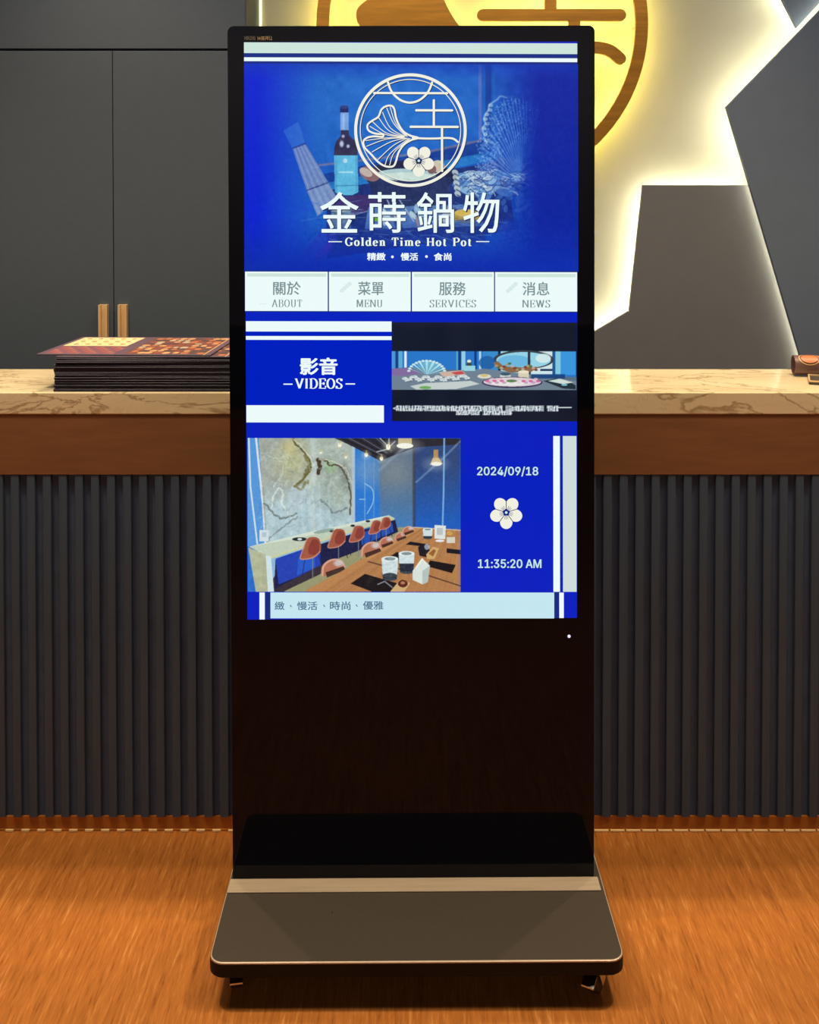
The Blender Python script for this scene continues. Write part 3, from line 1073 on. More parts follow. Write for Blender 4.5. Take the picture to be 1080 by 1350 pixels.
def text(name, s, x0, y0, x1, y1, m, layer=3.0, bold=0.0, parent=None, dx=0, dy=0, sans=False):
    """flat lettering fitted into a rectangle of the display; bold = extra stroke width in pixels"""
    co, faces = text_arrays(s, sans)
    a, b = co.min(0), co.max(0)
    h = bold / 2
    X = x0 + h + (co[:, 0] - a[0]) / (b[0] - a[0]) * (x1 - x0 - bold) + dx
    Y = y1 - h - (co[:, 1] - a[1]) / (b[1] - a[1]) * (y1 - y0 - bold) + dy
    shifts = [(0, 0)] if bold <= 0 else [(0, 0)] + [(h * math.cos(t * math.pi / 4), h * 0.75 * math.sin(t * math.pi / 4)) for t in range(8)]
    V, Fc = [], []
    for k, (u, v) in enumerate(shifts):
        Fc += [tuple(i + k * len(co) for i in f) for f in faces]
        V.append(S_local(X + u, Y + v, -0.0006 - 0.00022 * (layer + 0.03 * k)))
    me = bpy.data.meshes.new(name)
    me.from_pydata([tuple(p) for p in np.concatenate(V)], [], Fc)
    me.materials.append(m)
    return link(name, me, None, parent or display)


# ---- serif capitals drawn with a broad pen (thick uprights, hairline level strokes)
def arc_(cx, cy, rx, ry, a0, a1, n=14):
    return [(cx + rx * math.cos(math.radians(a0 + (a1 - a0) * k / n)), cy + ry * math.sin(math.radians(a0 + (a1 - a0) * k / n))) for k in range(n + 1)]


GL = {  # width, strokes (y up, cap height 1), serifs (x, y)
    'A': (0.92, [[(0.08, 0), (0.46, 1)], [(0.46, 1), (0.80, 0)], [(0.2, 0.33), (0.68, 0.33)]], [(0.08, 0), (0.82, 0)]),
    'B': (0.84, [[(0.2, 0), (0.2, 1)], [(0.2, 1)] + arc_(0.45, 0.76, 0.25, 0.24, 90, -90) + [(0.2, 0.52)], [(0.2, 0.52)] + arc_(0.48, 0.26, 0.28, 0.26, 90, -90) + [(0.2, 0)]], [(0.16, 0), (0.16, 1)]),
    'C': (0.84, [arc_(0.46, 0.5, 0.36, 0.5, 48, 312), [(0.78, 0.98), (0.78, 0.70)]], []),
    'D': (0.92, [[(0.2, 0), (0.2, 1)], [(0.2, 1)] + arc_(0.42, 0.5, 0.40, 0.5, 90, -90) + [(0.2, 0)]], [(0.16, 0), (0.16, 1)]),
    'E': (0.80, [[(0.2, 0), (0.2, 1)], [(0.2, 0.985), (0.72, 0.985), (0.73, 0.76)], [(0.2, 0.5), (0.55, 0.5)], [(0.56, 0.38), (0.56, 0.62)], [(0.2, 0.015), (0.74, 0.015), (0.76, 0.26)]], [(0.16, 0), (0.16, 1)]),
    'G': (0.92, [arc_(0.46, 0.5, 0.36, 0.5, 48, 300), [(0.76, 0.98), (0.76, 0.72)], [(0.74, 0.05), (0.74, 0.42)]], [(0.74, 0.42)]),
    'H': (0.98, [[(0.2, 0), (0.2, 1)], [(0.78, 0), (0.78, 1)], [(0.2, 0.5), (0.78, 0.5)]], [(0.2, 0), (0.2, 1), (0.78, 0), (0.78, 1)]),
    'I': (0.46, [[(0.23, 0), (0.23, 1)]], [(0.23, 0), (0.23, 1)]),
    'M': (1.12, [[(0.14, 0), (0.14, 1)], [(0.2, 1), (0.56, 0.06)], [(0.56, 0.06), (0.90, 1)], [(0.94, 0), (0.94, 1)]], [(0.14, 0), (0.14, 1), (0.94, 0), (0.94, 1)]),
    'N': (0.96, [[(0.14, 0), (0.14, 1)], [(0.18, 1), (0.80, 0.02)], [(0.82, 0), (0.82, 1)]], [(0.14, 0), (0.14, 1), (0.82, 1)]),
    'O': (0.92, [arc_(0.46, 0.5, 0.36, 0.5, 0, 360, 28)], []),
    'P': (0.82, [[(0.2, 0), (0.2, 1)], [(0.2, 1)] + arc_(0.46, 0.74, 0.28, 0.26, 90, -90) + [(0.2, 0.48)]], [(0.2, 0), (0.16, 1)]),
    'R': (0.90, [[(0.2, 0), (0.2, 1)], [(0.2, 1)] + arc_(0.46, 0.75, 0.26, 0.25, 90, -90) + [(0.2, 0.5)], [(0.46, 0.5), (0.72, 0.02)]], [(0.2, 0), (0.16, 1), (0.76, 0)]),
    'S': (0.72, [smooth_path([(0.60, 0.80), (0.50, 0.95), (0.34, 0.99), (0.16, 0.88), (0.16, 0.68), (0.36, 0.54), (0.56, 0.40), (0.62, 0.22), (0.50, 0.04), (0.32, 0.0), (0.14, 0.10), (0.10, 0.24)], 4), [(0.61, 0.76), (0.61, 0.99)], [(0.10, 0.0), (0.10, 0.26)]], []),
    'T': (0.84, [[(0.42, 0), (0.42, 1)], [(0.08, 0.76), (0.09, 0.985), (0.75, 0.985), (0.76, 0.76)]], [(0.42, 0)]),
    'U': (0.94, [[(0.2, 1), (0.2, 0.3)] + arc_(0.47, 0.28, 0.27, 0.28, 180, 360) + [(0.74, 1)]], [(0.2, 1), (0.74, 1)]),
    'V': (0.92, [[(0.10, 1), (0.46, 0.02)], [(0.46, 0.02), (0.80, 1)]], [(0.10, 1), (0.80, 1)]),
    'W': (1.24, [[(0.10, 1), (0.38, 0.02)], [(0.38, 0.02), (0.62, 1)], [(0.62, 1), (0.88, 0.02)], [(0.88, 0.02), (1.12, 1)]], [(0.10, 1), (0.62, 1), (1.12, 1)]),
    'o': (0.66, [arc_(0.33, 0.33, 0.23, 0.33, 0, 360, 22)], []),
    'l': (0.42, [[(0.21, 0), (0.21, 1.02)]], [(0.21, 0), (0.17, 1.02)]),
    'd': (0.70, [arc_(0.31, 0.33, 0.21, 0.33, 0, 360, 22), [(0.53, 0), (0.53, 1.02)]], [(0.57, 0), (0.49, 1.02)]),
    'e': (0.64, [[(0.12, 0.36), (0.54, 0.36)] + arc_(0.33, 0.35, 0.21, 0.31, 0, 180, 10) + arc_(0.33, 0.33, 0.22, 0.33, 180, 320, 10)], []),
    'n': (0.76, [[(0.2, 0), (0.2, 0.66)], [(0.2, 0.5)] + arc_(0.38, 0.46, 0.17, 0.2, 150, 0, 8) + [(0.56, 0)]], [(0.2, 0), (0.16, 0.65), (0.56, 0)]),
    'i': (0.40, [[(0.2, 0), (0.2, 0.66)], [(0.2, 0.84), (0.2, 1.0)]], [(0.2, 0), (0.16, 0.65)]),
    'm': (1.12, [[(0.2, 0), (0.2, 0.66)], [(0.2, 0.5)] + arc_(0.38, 0.46, 0.17, 0.2, 150, 0, 8) + [(0.56, 0)], [(0.56, 0.5)] + arc_(0.74, 0.46, 0.17, 0.2, 150, 0, 8) + [(0.92, 0)]], [(0.2, 0), (0.16, 0.65), (0.56, 0), (0.92, 0)]),
    't': (0.50, [[(0.22, 0.86), (0.22, 0.14)] + arc_(0.32, 0.12, 0.1, 0.1, 180, 330, 6), [(0.08, 0.64), (0.42, 0.64)]], []),
    '-': (0.5, [], []), ' ': (0.42, [], []),
}


def serif(name, s, x0, y0, x1, y1, m, layer=3.0, thick=0.085, thin=0.022, track=0.06, parent=None, sl=0.13, dx=0, dy=0):
    polys = []
    x = 0.0
    for ch in s:
        wd, st, sf = GL[ch]
        for p in st:
            polys += [[(a + x, b) for a, b in q] for q in stroke(p, lambda ux, uy: thin + (thick - thin) * abs(uy) ** 1.5, False, False)]
        for (a, b) in sf:
            yy = b + thin * (1 if b < 0.3 else -1)
            polys.append([(x + a - sl, yy - thin), (x + a + sl, yy - thin), (x + a + sl, yy + thin), (x + a - sl, yy + thin)])
        x += wd + track
    xa = min(p[0] for q in polys for p in q); xb = max(p[0] for q in polys for p in q)
    f = lambda p: (x0 + (p[0] - xa) / (xb - xa) * (x1 - x0) + dx, y1 - p[1] * (y1 - y0) + dy)
    return split_layers(name, [[f(p) for p in q] for q in polys], layer, m, parent or display)


# title
for i, (ch, xa, xb) in enumerate((('金', 421, 472), ('蒔', 485, 534.5), ('鍋', 549, 598), ('物', 610, 658))):
    text('title_shadow', ch, xa, 251.5, xb, 305, E_shadow, 4.6, 1.8, None, 0.9, 0.9)
    text('title_character', ch, xa, 251.5, xb, 305, E_white, 5.4, 0.9)
serif('title_shadow', 'Golden Time Hot Pot', 454, 311.5, 621, 322, E_shadow, 4.6, 0.12, 0.045, 0.14, None, 0.16, 0.8, 0.8)
serif('title_lettering', 'Golden Time Hot Pot', 454, 311.5, 621, 322, E_white, 5.4, 0.11, 0.035, 0.14, None, 0.16)
for q in (R4(432, 316.2, 450, 317.4), R4(627, 315.6, 644.5, 316.8)):
    s_obj('title_dash', [q], 3, E_white, display)
for s_, xa, xb in (('精緻', 483, 507.5), ('慢活', 527.5, 550.5), ('食尚', 571, 594.5)):
    text('tagline', s_, xa, 331, xb, 341.5, E_white, 5.4, 0.7)
for q in ((516.5, 336.5), (561.5, 336)):
    s_obj('tagline_dot', [[(q[0] + 1.8 * math.cos(t), q[1] + 1.8 * math.sin(t)) for t in [k * math.pi / 6 for k in range(12)]]], 3, E_white, display)

# menu row
bars = [(322, 431), (432.7, 540.5), (542.3, 650.7), (652.2, 760.7)]
s_obj('menu_divider', [R4(321.5, 354.6, 761, 409.4)], 1.3, E_navy, display)
names = [('關於', 359, 395.5, 'ABOUT', 357, 397.5), ('菜單', 471, 505, 'MENU', 469, 503), ('服務', 578, 613.5, 'SERVICES', 565.5, 627), ('消息', 688.5, 724, 'NEWS', 688, 725)]
for (a, b), (zh, za, zbb, en, ea, eb) in zip(bars, names):
    bt = s_obj('menu_button', [R4(a, 356.3, b, 408)], 2, E_white, display)
    bt['label'] = 'white menu button reading ' + en
    s_obj('button_tint', [R4(a + 3, 358.5, b - 2, 362.8)], 2.6, E_mint, display)
    text('button_lettering', zh, za, 369, zbb, 387, E_letter, 3.4, 0.5)
    serif('button_lettering', en, ea, 393, eb, 402.7, E_letter, 3.4, 0.09, 0.014, 0.10)
    for k in range(4 if a > 330 and a != 542.3 else 0):
        s_obj('leaf_mark', [[(a + 17 + k * 3.4 + 2.6 * math.cos(t) + 1.4 * math.sin(t), 381 - k * 3 + 2.4 * math.sin(t) - 1.2 * math.cos(t)) for t in [j * math.pi / 5 for j in range(10)]]], 2.8, E_faint, display)
s_obj('leaf_mark', [R4(341, 398.3, 350, 399.2)], 2.8, E_faint, display)

# videos block
s_obj('stripe', [R4(323, 421.5, 515.3, 435)], 2, E_white, display)
s_obj('stripe', [R4(323, 441, 515.3, 446)], 2, E_white, display)
s_obj('stripe', [R4(323.5, 532.3, 505, 555)], 2, E_white, display)
text('heading_characters', '影音', 394, 469, 444, 492.5, E_white, 3, 1.7)
serif('heading_lettering', 'VIDEOS', 387.5, 497, 450.5, 510, E_white, 3, 0.105, 0.030, 0.05)
for q in (R4(372.5, 503.6, 384.5, 505.2), R4(454.5, 503.2, 467, 504.8)):
    s_obj('heading_dash', [q], 3, E_white, display)

# video still
cv = Canvas(515.5, 422.5, 760.5, 553, 1.6, (22, 28, 44))
cv.noise(30, 3, 5)
V = (515.5, 461, 759.5, 512)
cv.rect(515.5, 461, 759.5, 512, (42, 118, 200))
for xa, xb, cc in ((515, 520, (80, 150, 210)), (521, 524, (20, 60, 120)), (525, 530, (96, 170, 216)), (532.5, 535.5, (220, 235, 245)), (601, 603, (90, 170, 200)), (604, 607, (20, 60, 120)),
                   (608, 613, (150, 205, 225)), (625, 628, (20, 60, 130)), (631, 634, (170, 215, 235)), (636, 656, (56, 140, 205)), (656.5, 659.5, (20, 34, 60)), (660, 695, (170, 220, 235)),
                   (695, 699.5, (30, 50, 76)), (699.5, 728, (206, 230, 232)), (728, 732, (30, 90, 150)), (732, 739, (130, 200, 225)), (739, 759, (60, 150, 220))):
    cv.rect(xa, 461, xb, 492, cc)
cv.ell(690, 472, 40, 12.5, (60, 66, 74)); cv.ell(690, 472.5, 36, 10.6, (150, 210, 230)); cv.ell(678, 474, 22, 8, (96, 176, 220), 0.8)
cv.rect(695.5, 461, 699, 480, (40, 52, 70)); cv.ell(716, 470, 10, 6, (214, 236, 236), 0.9)
cv.ell(642, 476, 11, 9, (30, 90, 160), 0.8)
cv.poly([(515, 484), (540, 482), (760, 495), (760, 512), (515, 512)], (88, 108, 128))
cv.poly([(515, 492), (640, 484), (760, 500), (760, 512), (515, 512)], (112, 130, 146))
cv.rect(700, 491, 745, 497, (20, 60, 120), 0.8); cv.rect(712, 484, 728, 487, (30, 50, 90))
cv.poly([(515, 484), (540, 483), (556, 490), (530, 494), (515, 493)], (130, 108, 158))
for k in range(15):
    a = math.radians(10 + k * 11.5)
    cv.poly([(562, 492), (562 + 24 * math.cos(a) - 2, 490 - 17 * math.sin(a)), (562 + 24 * math.cos(a) + 2.5, 490 - 17 * math.sin(a) + 0.8)], (170, 222, 232) if k % 2 else (110, 178, 205))
    cv.ell(562 + 24 * math.cos(a), 489.5 - 16 * math.sin(a), 2.2, 1.3, (205, 232, 228))
for k in range(26):
    x = 533 + k * 3.3
    y = 497 + 2.4 * math.sin(k * 1.3) + (-3 if k > 16 else 0) * (k - 16) / 10
    cv.ell(x, y, 3.6, 2.0, (214, 224, 224)); cv.ell(x + 1, y + 1.9, 2, 0.8, (70, 84, 100), 0.7); cv.ell(x - 1, y - 0.6, 1.6, 0.7, (150, 164, 170), 0.7)
cv.poly([(578, 489), (608, 486), (614, 491), (584, 495)], (206, 176, 160)); cv.poly([(594, 489), (608, 487), (613, 491), (600, 492)], (190, 80, 80))
cv.poly([(540, 507), (560, 503), (620, 500), (632, 504), (600, 511), (548, 511.5)], (196, 206, 204)); cv.ell(560, 509, 8, 2, (110, 170, 90))
cv.ell(618, 479, 3.4, 4, (60, 74, 60)); cv.ell(618, 474, 2.6, 2, (226, 232, 214)); cv.rect(611, 480, 626, 487, (150, 210, 225))
cv.ell(638, 494, 9, 3, (216, 216, 200)); cv.ell(638, 493, 5, 1.6, (210, 190, 110)); cv.ell(644, 504, 4, 2, (60, 50, 80))
cv.poly([(650, 476), (656, 474), (664, 481), (690, 482), (712, 481), (700, 488), (672, 489), (654, 483)], (140, 104, 74))
for k in range(16):
    cv.ell(654 + k * 3.5, 480 + 3 * math.sin(k * 0.9) + (3 if k > 5 else 0), 2.4, 1.6, [(176, 150, 110), (80, 110, 60), (190, 170, 150), (120, 60, 40)][k % 4], 0.9)
cv.rect(683, 488, 697, 496, (216, 206, 180)); cv.ell(690, 488, 7, 2, (236, 226, 200)); cv.rect(659, 491, 673, 496.5, (206, 214, 206)); cv.ell(666, 491, 7, 2, (60, 90, 110))
cv.ell(675, 502, 40, 7.4, (60, 50, 84)); cv.ell(675, 501.4, 38, 6, (216, 206, 214)); cv.ell(672, 502.5, 26, 3.6, (232, 230, 226))
for k in range(22):
    cv.ell(642 + k * 3.2, 500 + 2.6 * math.sin(k * 2.1), 3, 1.6, [(206, 90, 140), (196, 150, 190), (226, 190, 206)][k % 3], 0.85 if k < 8 or k > 14 else 0.2)
cv.ell(674, 500, 7, 1.8, (90, 130, 80))
cv.poly([(716, 500), (732, 497), (750, 500), (759, 506), (759, 511), (742, 510)], (36, 50, 60)); cv.poly([(722, 500), (738, 497), (756, 502), (742, 504)], (206, 222, 214)); cv.ell(744, 505, 4, 1.4, (120, 190, 200))
# small caption marks, too small to read in the photograph
r_ = np.random.RandomState(3)
for row, (xa, xb, yy, hh) in enumerate(((522, 733, 536.5, 6.5), (601, 672, 542.3, 5))):
    x = xa
    while x < xb:
        wch = 3.4
        if r_.rand() > 0.06:
            cv.rect(x - 0.2, yy - hh / 2, x + wch, yy + hh / 2, (150, 170, 180), 0.55)
            for j in range(4):
                if r_.rand() > 0.5:
                    cv.line([(x, yy - hh / 2 + j * hh / 3.2), (x + wch, yy - hh / 2 + j * hh / 3.2)], 0.9, (232, 240, 242), 0.95)
                else:
                    cv.line([(x + r_.rand() * wch, yy - hh / 2), (x + r_.rand() * wch, yy + hh / 2)], 0.9, (232, 240, 242), 0.95)
        x += wch + 0.5
cv.line([(518, 536.5), (523, 534.5)], 1.0, (220, 230, 230)); cv.line([(518, 536.5), (523, 538.5)], 1.0, (220, 230, 230))
cv.line([(735, 535.2), (753, 535)], 1.3, (225, 235, 235))
picture_mesh('video_picture', cv, lambda X, Y: S_local(X, Y, -0.00104), E_pic, display)['label'] = 'letterboxed video still of dishes on a table'

# ---- restaurant interior picture
cv = Canvas(325, 575.5, 606, 779.5, 1.7, (46, 104, 180))
cv.vgrad(lambda X, Y: (np.clip((Y - 620) / 90, 0, 1) * 0.8 + 0 * X, (36, 112, 208)))
cv.poly([(325, 576), (341, 576), (350, 718), (325, 720)], (86, 150, 216)); cv.line([(327, 576), (329, 640), (338, 716)], 2.2, (206, 222, 222)); cv.line([(336.5, 576), (345, 660), (349, 715)], 2.6, (214, 226, 228))
slab = [(340, 576), (446, 576), (464, 588), (463, 700), (350, 722)]
cv.poly(slab, (168, 182, 172))
cv.poly([(340, 576), (400, 576), (404, 600), (396, 660), (346, 660)], (160, 166, 158), 0.8)
cv.vgrad(lambda X, Y: (((X > 342 + (Y - 576) * 0.07) & (X < 463)) * np.clip((Y - 630) / 45, 0, 1) * 0.75, (176, 206, 218)))
cv.ell(384, 604, 20, 26, (182, 184, 140), 0.85, 0.2, 0.6); cv.ell(380, 588, 8, 9, (206, 196, 140), 0.6, 0, 0.6)
cv.poly([(384, 640), (376, 655), (388, 672), (402, 662), (402, 640)], (182, 200, 206), 0.7)
cv.ell(440, 640, 21, 34, (160, 172, 158), 0.8, -0.15, 0.5); cv.ell(455, 628, 7, 18, (126, 136, 130), 0.7, -0.3, 0.6)
cv.ell(434, 614, 8, 8, (150, 186, 140), 0.7, 0, 0.5)
def rough(pts, wd, col, al, seed, jit=1.2):
    r = np.random.RandomState(seed)
    q = [(x + (r.rand() - 0.5) * jit * 2, y + (r.rand() - 0.5) * jit * 2) for x, y in smooth_path(pts, 5)]
    cv.line(q, wd, col, al, 0.5)
cv.line([(411, 580), (413, 620), (411, 660), (413, 700)], 9, (196, 210, 206), 0.6, 4)
rough([(386, 576), (388, 582), (396, 590), (405, 601), (408, 614), (404, 625), (396, 633), (386, 641)], 2.2, (84, 74, 50), 0.9, 1)
rough([(402, 600), (406, 612), (403, 624)], 4.0, (100, 92, 60), 0.7, 91, 2)
rough([(403, 602), (408, 612), (405, 622), (398, 632), (388, 640), (398, 642), (404, 632)], 3.0, (120, 118, 66), 0.7, 2, 2)
rough([(418, 604), (421, 612), (419, 622)], 5, (66, 50, 36), 0.9, 3)
rough([(418, 604), (430, 607), (434, 611), (448, 614), (454, 624), (458, 636), (461, 655), (460, 676)], 2.0, (80, 74, 58), 0.9, 4)
rough([(420, 603), (434, 606), (446, 611), (456, 618), (463, 634)], 1.3, (218, 222, 196), 0.7, 5)
rough([(420, 658), (430, 664), (437, 674), (448, 672), (456, 668)], 2.2, (110, 124, 126), 0.8, 6)
rough([(348, 662), (356, 672), (368, 682), (380, 680), (390, 676)], 2.4, (104, 116, 112), 0.8, 7)
rough([(350, 714), (364, 700), (380, 688), (392, 680)], 2.0, (120, 130, 130), 0.7, 8)
rough([(358, 668), (360, 652), (366, 642), (372, 650), (370, 662), (378, 676)], 2.0, (216, 226, 216), 0.8, 9)
rough([(352, 600), (366, 604), (372, 612), (370, 626), (360, 640)], 1.2, (206, 212, 200), 0.6, 10)
rough([(386, 578), (394, 584), (400, 592), (410, 604)], 1.3, (220, 222, 190), 0.7, 11)
for k in range(8):
    x = 396 + k * 6
    cv.line([(x, 640 + 8 * math.sin(k)), (x + 1, 676), (x + 3, 704)], 2.0, (150, 180, 196) if k % 2 else (190, 214, 222), 0.5, 1.2)
r_ = np.random.RandomState(12)
for k in range(170):
    x = 344 + r_.rand() * 118; y = 580 + r_.rand() * 128
    rough([(x, y), (x + r_.rand() * 12 - 6, y + r_.rand() * 10 - 4), (x + r_.rand() * 18 - 9, y + r_.rand() * 14 - 4)], 0.9, [(214, 224, 216), (130, 146, 146), (200, 216, 214)][k % 3], 0.38, k + 20)
cv.noise(6, 9, 31, (340, 576, 463, 712)); cv.noise(2.2, 7, 32, (340, 576, 463, 712))
# blue niche, far walls and ceiling
cv.poly([(463, 585), (500, 596), (500, 690), (463, 700)], (44, 120, 206))
cv.poly([(463, 582), (467, 584), (467, 700), (463, 702)], (176, 196, 206)); cv.line([(480, 596), (480, 690)], 1.4, (110, 170, 220), 0.8); cv.line([(492, 600), (492, 688)], 1.2, (100, 160, 214), 0.7)
cv.ell(482, 618, 16, 20, (140, 168, 196), 0.5, 0, 0.6)
cv.line(smooth_path([(480, 636), (490, 644), (491, 660), (483, 676)], 5), 1.4, (150, 196, 226), 0.9); cv.line([(473, 657), (480, 657)], 1.4, (150, 196, 226), 0.9)
cv.poly([(500, 600), (545, 580), (545, 712), (500, 690)], (92, 112, 136))
cv.ell(518, 622, 22, 26, (128, 140, 146), 0.7, 0, 0.7)
cv.vgrad(lambda X, Y: (((X > 500) & (X < 545)) * np.clip((Y - 630) / 60, 0, 1) * 0.75, (62, 128, 196)))
cv.poly([(545, 580), (606, 576), (606, 716), (545, 712)], (50, 74, 122))
cv.vgrad(lambda X, Y: ((X > 546) * np.clip((Y - 610) / 80, 0, 1) * 0.9, (30, 96, 196)))
cv.rect(543, 580, 547, 712, (60, 66, 76), 0.7)
cv.poly([(440, 576), (606, 576), (606, 584), (547, 588), (500, 606), (462, 586)], (44, 44, 54))
for k in range(7):
    cv.line([(450 + k * 9, 576), (500 + k * 3, 600 - k * 1.5)], 1.2, (110, 116, 130) if k % 2 else (20, 22, 30), 0.7)
cv.line([(512, 577), (512, 590), (496, 594)], 1.6, (190, 200, 206), 0.8); cv.line([(500, 576), (512, 588), (520, 580)], 1.4, (190, 200, 206), 0.8)
cv.line([(585, 576), (584, 650), (582, 712)], 2.2, (124, 178, 226), 0.9)
cv.line([(606, 580), (586, 600), (548, 634)], 2.0, (150, 176, 206), 0.6, 1.2); cv.line([(533, 588), (512, 606), (500, 618)], 3.5, (150, 170, 190), 0.5, 1.6)
cv.rect(524, 576, 542, 584, (190, 170, 120)); cv.ell(533, 586, 11, 3.6, (250, 250, 236)); cv.ell(533, 586, 18, 8, (230, 232, 220), 0.35, 0, 0.6)
cv.rect(571, 591, 577, 604, (176, 140, 90)); cv.poly([(570, 602), (578, 602), (583, 610), (566, 611)], (206, 180, 120)); cv.ell(574.5, 610, 7, 2.6, (248, 248, 230)); cv.ell(574, 610, 14, 8, (220, 226, 230), 0.3, 0, 0.6)
for (x, y, r) in ((447, 585, 2.4), (482, 598, 2.4), (502, 603, 2.4), (511, 587.5, 3.2), (422, 595, 1.4), (455, 601, 1.6)):
    cv.ell(x, y, r * 2, r * 2, (230, 232, 210), 0.4, 0, 0.7); cv.ell(x, y, r * 0.9, r * 1.2, (252, 250, 226)); cv.rect(x - 0.8, y - 6, x + 0.8, y, (200, 170, 100), 0.6)
# floor
cv.poly([(325, 780), (362, 780), (480, 712), (524, 694), (546, 694), (606, 705), (606, 780)], (150, 150, 112))
cv.poly([(350, 780), (356, 780), (420, 748), (470, 722), (470, 705), (400, 730), (360, 760)], (70, 62, 66))
# long bar: top, front and end block
cv.poly([(362, 736), (520, 684), (524, 700), (470, 726), (420, 745), (366, 780), (360, 780)], (28, 34, 72))
cv.poly([(362, 736), (420, 716), (422, 748), (366, 770)], (36, 66, 176)); cv.poly([(392, 735), (414, 728), (414, 748), (390, 758)], (40, 96, 206), 0.8)
cv.poly([(358, 778), (420, 745), (440, 738), (420, 757), (372, 780), (360, 780)], (56, 50, 60))
cv.poly([(474, 702), (516, 688), (518, 700), (476, 718)], (40, 92, 200), 0.8)
cv.poly([(327, 720), (400, 702), (512, 678), (519, 682), (440, 706), (356, 735), (350, 732)], (190, 204, 184))
cv.poly([(327, 720), (400, 702), (512, 678), (500, 683), (390, 709)], (216, 226, 212), 0.8)
cv.line([(355, 735), (400, 720), (440, 706), (518, 683)], 2.6, (206, 206, 150), 0.9, 0.8)
cv.poly([(326, 721), (350, 731), (354, 780), (336, 780)], (176, 182, 150)); cv.poly([(349, 731), (356, 733), (360, 780), (352, 780)], (206, 226, 230))
cv.noise(5, 8, 40, (327, 722, 350, 779))
cv.rect(341, 698, 353, 713, (206, 222, 226)); cv.rect(344, 701, 350, 707, (170, 190, 200), 0.8)
cv.ell(394, 710, 10, 2.6, (40, 44, 50)); cv.ell(394, 710, 3, 1.6, (206, 216, 216)); cv.ell(436, 699, 3, 1.8, (36, 40, 48)); cv.ell(464, 692, 3, 1.6, (40, 44, 54)); cv.ell(484, 686, 3, 1.5, (40, 44, 54))
cv.ell(426, 699, 14, 2.4, (120, 150, 140), 0.7, -0.2)
# bar stools
for (x, y, k) in ((409, 722, 1.0), (443.5, 709, 0.86), (470, 703, 0.74), (494, 694, 0.62), (507, 689, 0.56)):
    sh = smooth_path([(-5, -12), (2, -15), (10, -13), (13, -4), (12, 4), (4, 12), (-6, 14), (-14, 14), (-11, 5)], 4, True)
    cv.line([(x + 2 * k, y + 12 * k), (x + 2 * k, y + 40 * k)], 1.1, (120, 130, 136), 0.9); cv.line([(x - 8 * k, y + 14 * k), (x - 12 * k, y + 38 * k)], 1.0, (40, 40, 60), 0.9)
    cv.line([(x + 10 * k, y + 10 * k), (x + 16 * k, y + 30 * k)], 1.0, (40, 40, 60), 0.9)
    cv.poly([(x + a * k, y + b * k) for a, b in sh], (162, 88, 66))
    cv.poly([(x + a * k, y + b * k) for a, b in smooth_path([(0, -9), (5, -12), (10, -9), (11, -1), (9, 6), (1, 9), (-4, 4)], 4, True)], (128, 54, 48), 0.75)
    cv.line(smooth_path([(x + a * k, y + b * k) for a, b in [(-6, -12), (-12, 5), (-14, 14), (-4, 14), (5, 11), (12, 4)]], 4), 1.3 * k + 0.2, (206, 146, 126), 0.9)
# big table
cv.poly([(402, 780), (405, 776), (450, 752), (545, 694), (606, 697), (606, 780)], (176, 124, 78))
cv.poly([(405, 776), (450, 752), (545, 694), (556, 694), (480, 740), (420, 780), (404, 780)], (190, 136, 86))
for k in range(16):
    cv.line([(415 + k * 13, 780), (520 + k * 6, 715), (552 + k * 4, 696)], 0.9, (150, 100, 62) if k % 2 else (200, 150, 102), 0.45, 0.8)
cv.line([(475, 737), (500, 744), (560, 757), (606, 772)], 1.6, (74, 50, 44), 0.9); cv.line([(544, 694), (606, 698)], 1.4, (206, 206, 206), 0.7)
cv.poly([(461, 769), (480, 756), (528, 770), (524, 780), (490, 780)], (28, 26, 30)); cv.ell(486, 765, 4, 6, (150, 130, 80), 0.7, 0.6, 0.6)
cv.poly([(566, 738), (600, 744), (595, 755), (562, 746)], (24, 24, 28)); cv.poly([(588, 722), (606, 724), (606, 730), (588, 728)], (26, 28, 36)); cv.poly([(534, 717), (540, 713), (566, 717), (562, 720)], (26, 26, 34)); cv.poly([(513, 733), (522, 727), (530, 729), (524, 738)], (32, 28, 30))
cv.poly([(550, 720), (562, 716), (566, 726), (562, 734), (552, 732)], (30, 30, 40)); cv.ell(562, 720, 3.4, 4, (190, 206, 216), 0.7)
def cup(x, y, r, h, dark=0.35):
    cv.poly([(x - r, y), (x + r, y), (x + r * 0.86, y + h), (x - r * 0.86, y + h)], (204, 220, 222)); cv.ell(x, y + h, r * 0.86, r * 0.3, (60, 70, 80))
    cv.poly([(x - r * 0.95, y + h * (1 - dark)), (x + r * 0.95, y + h * (1 - dark)), (x + r * 0.84, y + h), (x - r * 0.84, y + h)], (40, 50, 64)); cv.ell(x, y, r, r * 0.32, (226, 236, 236)); cv.ell(x, y, r * 0.66, r * 0.2, (130, 146, 150))
cup(563, 697, 6.5, 11, 0.2); cup(535, 729, 10.5, 24, 0.45); cup(513, 736, 11, 26, 0.3); cup(513, 736, 11, 22, 0.0)
cv.noise(2, 12, 50, (502, 734, 545, 760))
cv.poly([(543, 752), (555, 735), (566, 745), (563, 767), (556, 770), (543, 764)], (216, 226, 218)); cv.poly([(556, 752), (566, 745), (563, 767), (556, 770)], (180, 194, 190)); cv.line([(548, 748), (556, 736), (560, 742)], 1.4, (240, 240, 226))
cv.poly([(572, 691), (587, 692), (586, 710), (572, 709)], (222, 226, 222)); cv.rect(575, 695, 583, 704, (170, 176, 180), 0.7); cv.ell(579, 712, 6, 1.6, (230, 234, 236)); cv.rect(588, 707, 599, 715, (206, 210, 196)); cv.ell(592, 702, 4, 3, (200, 160, 90))
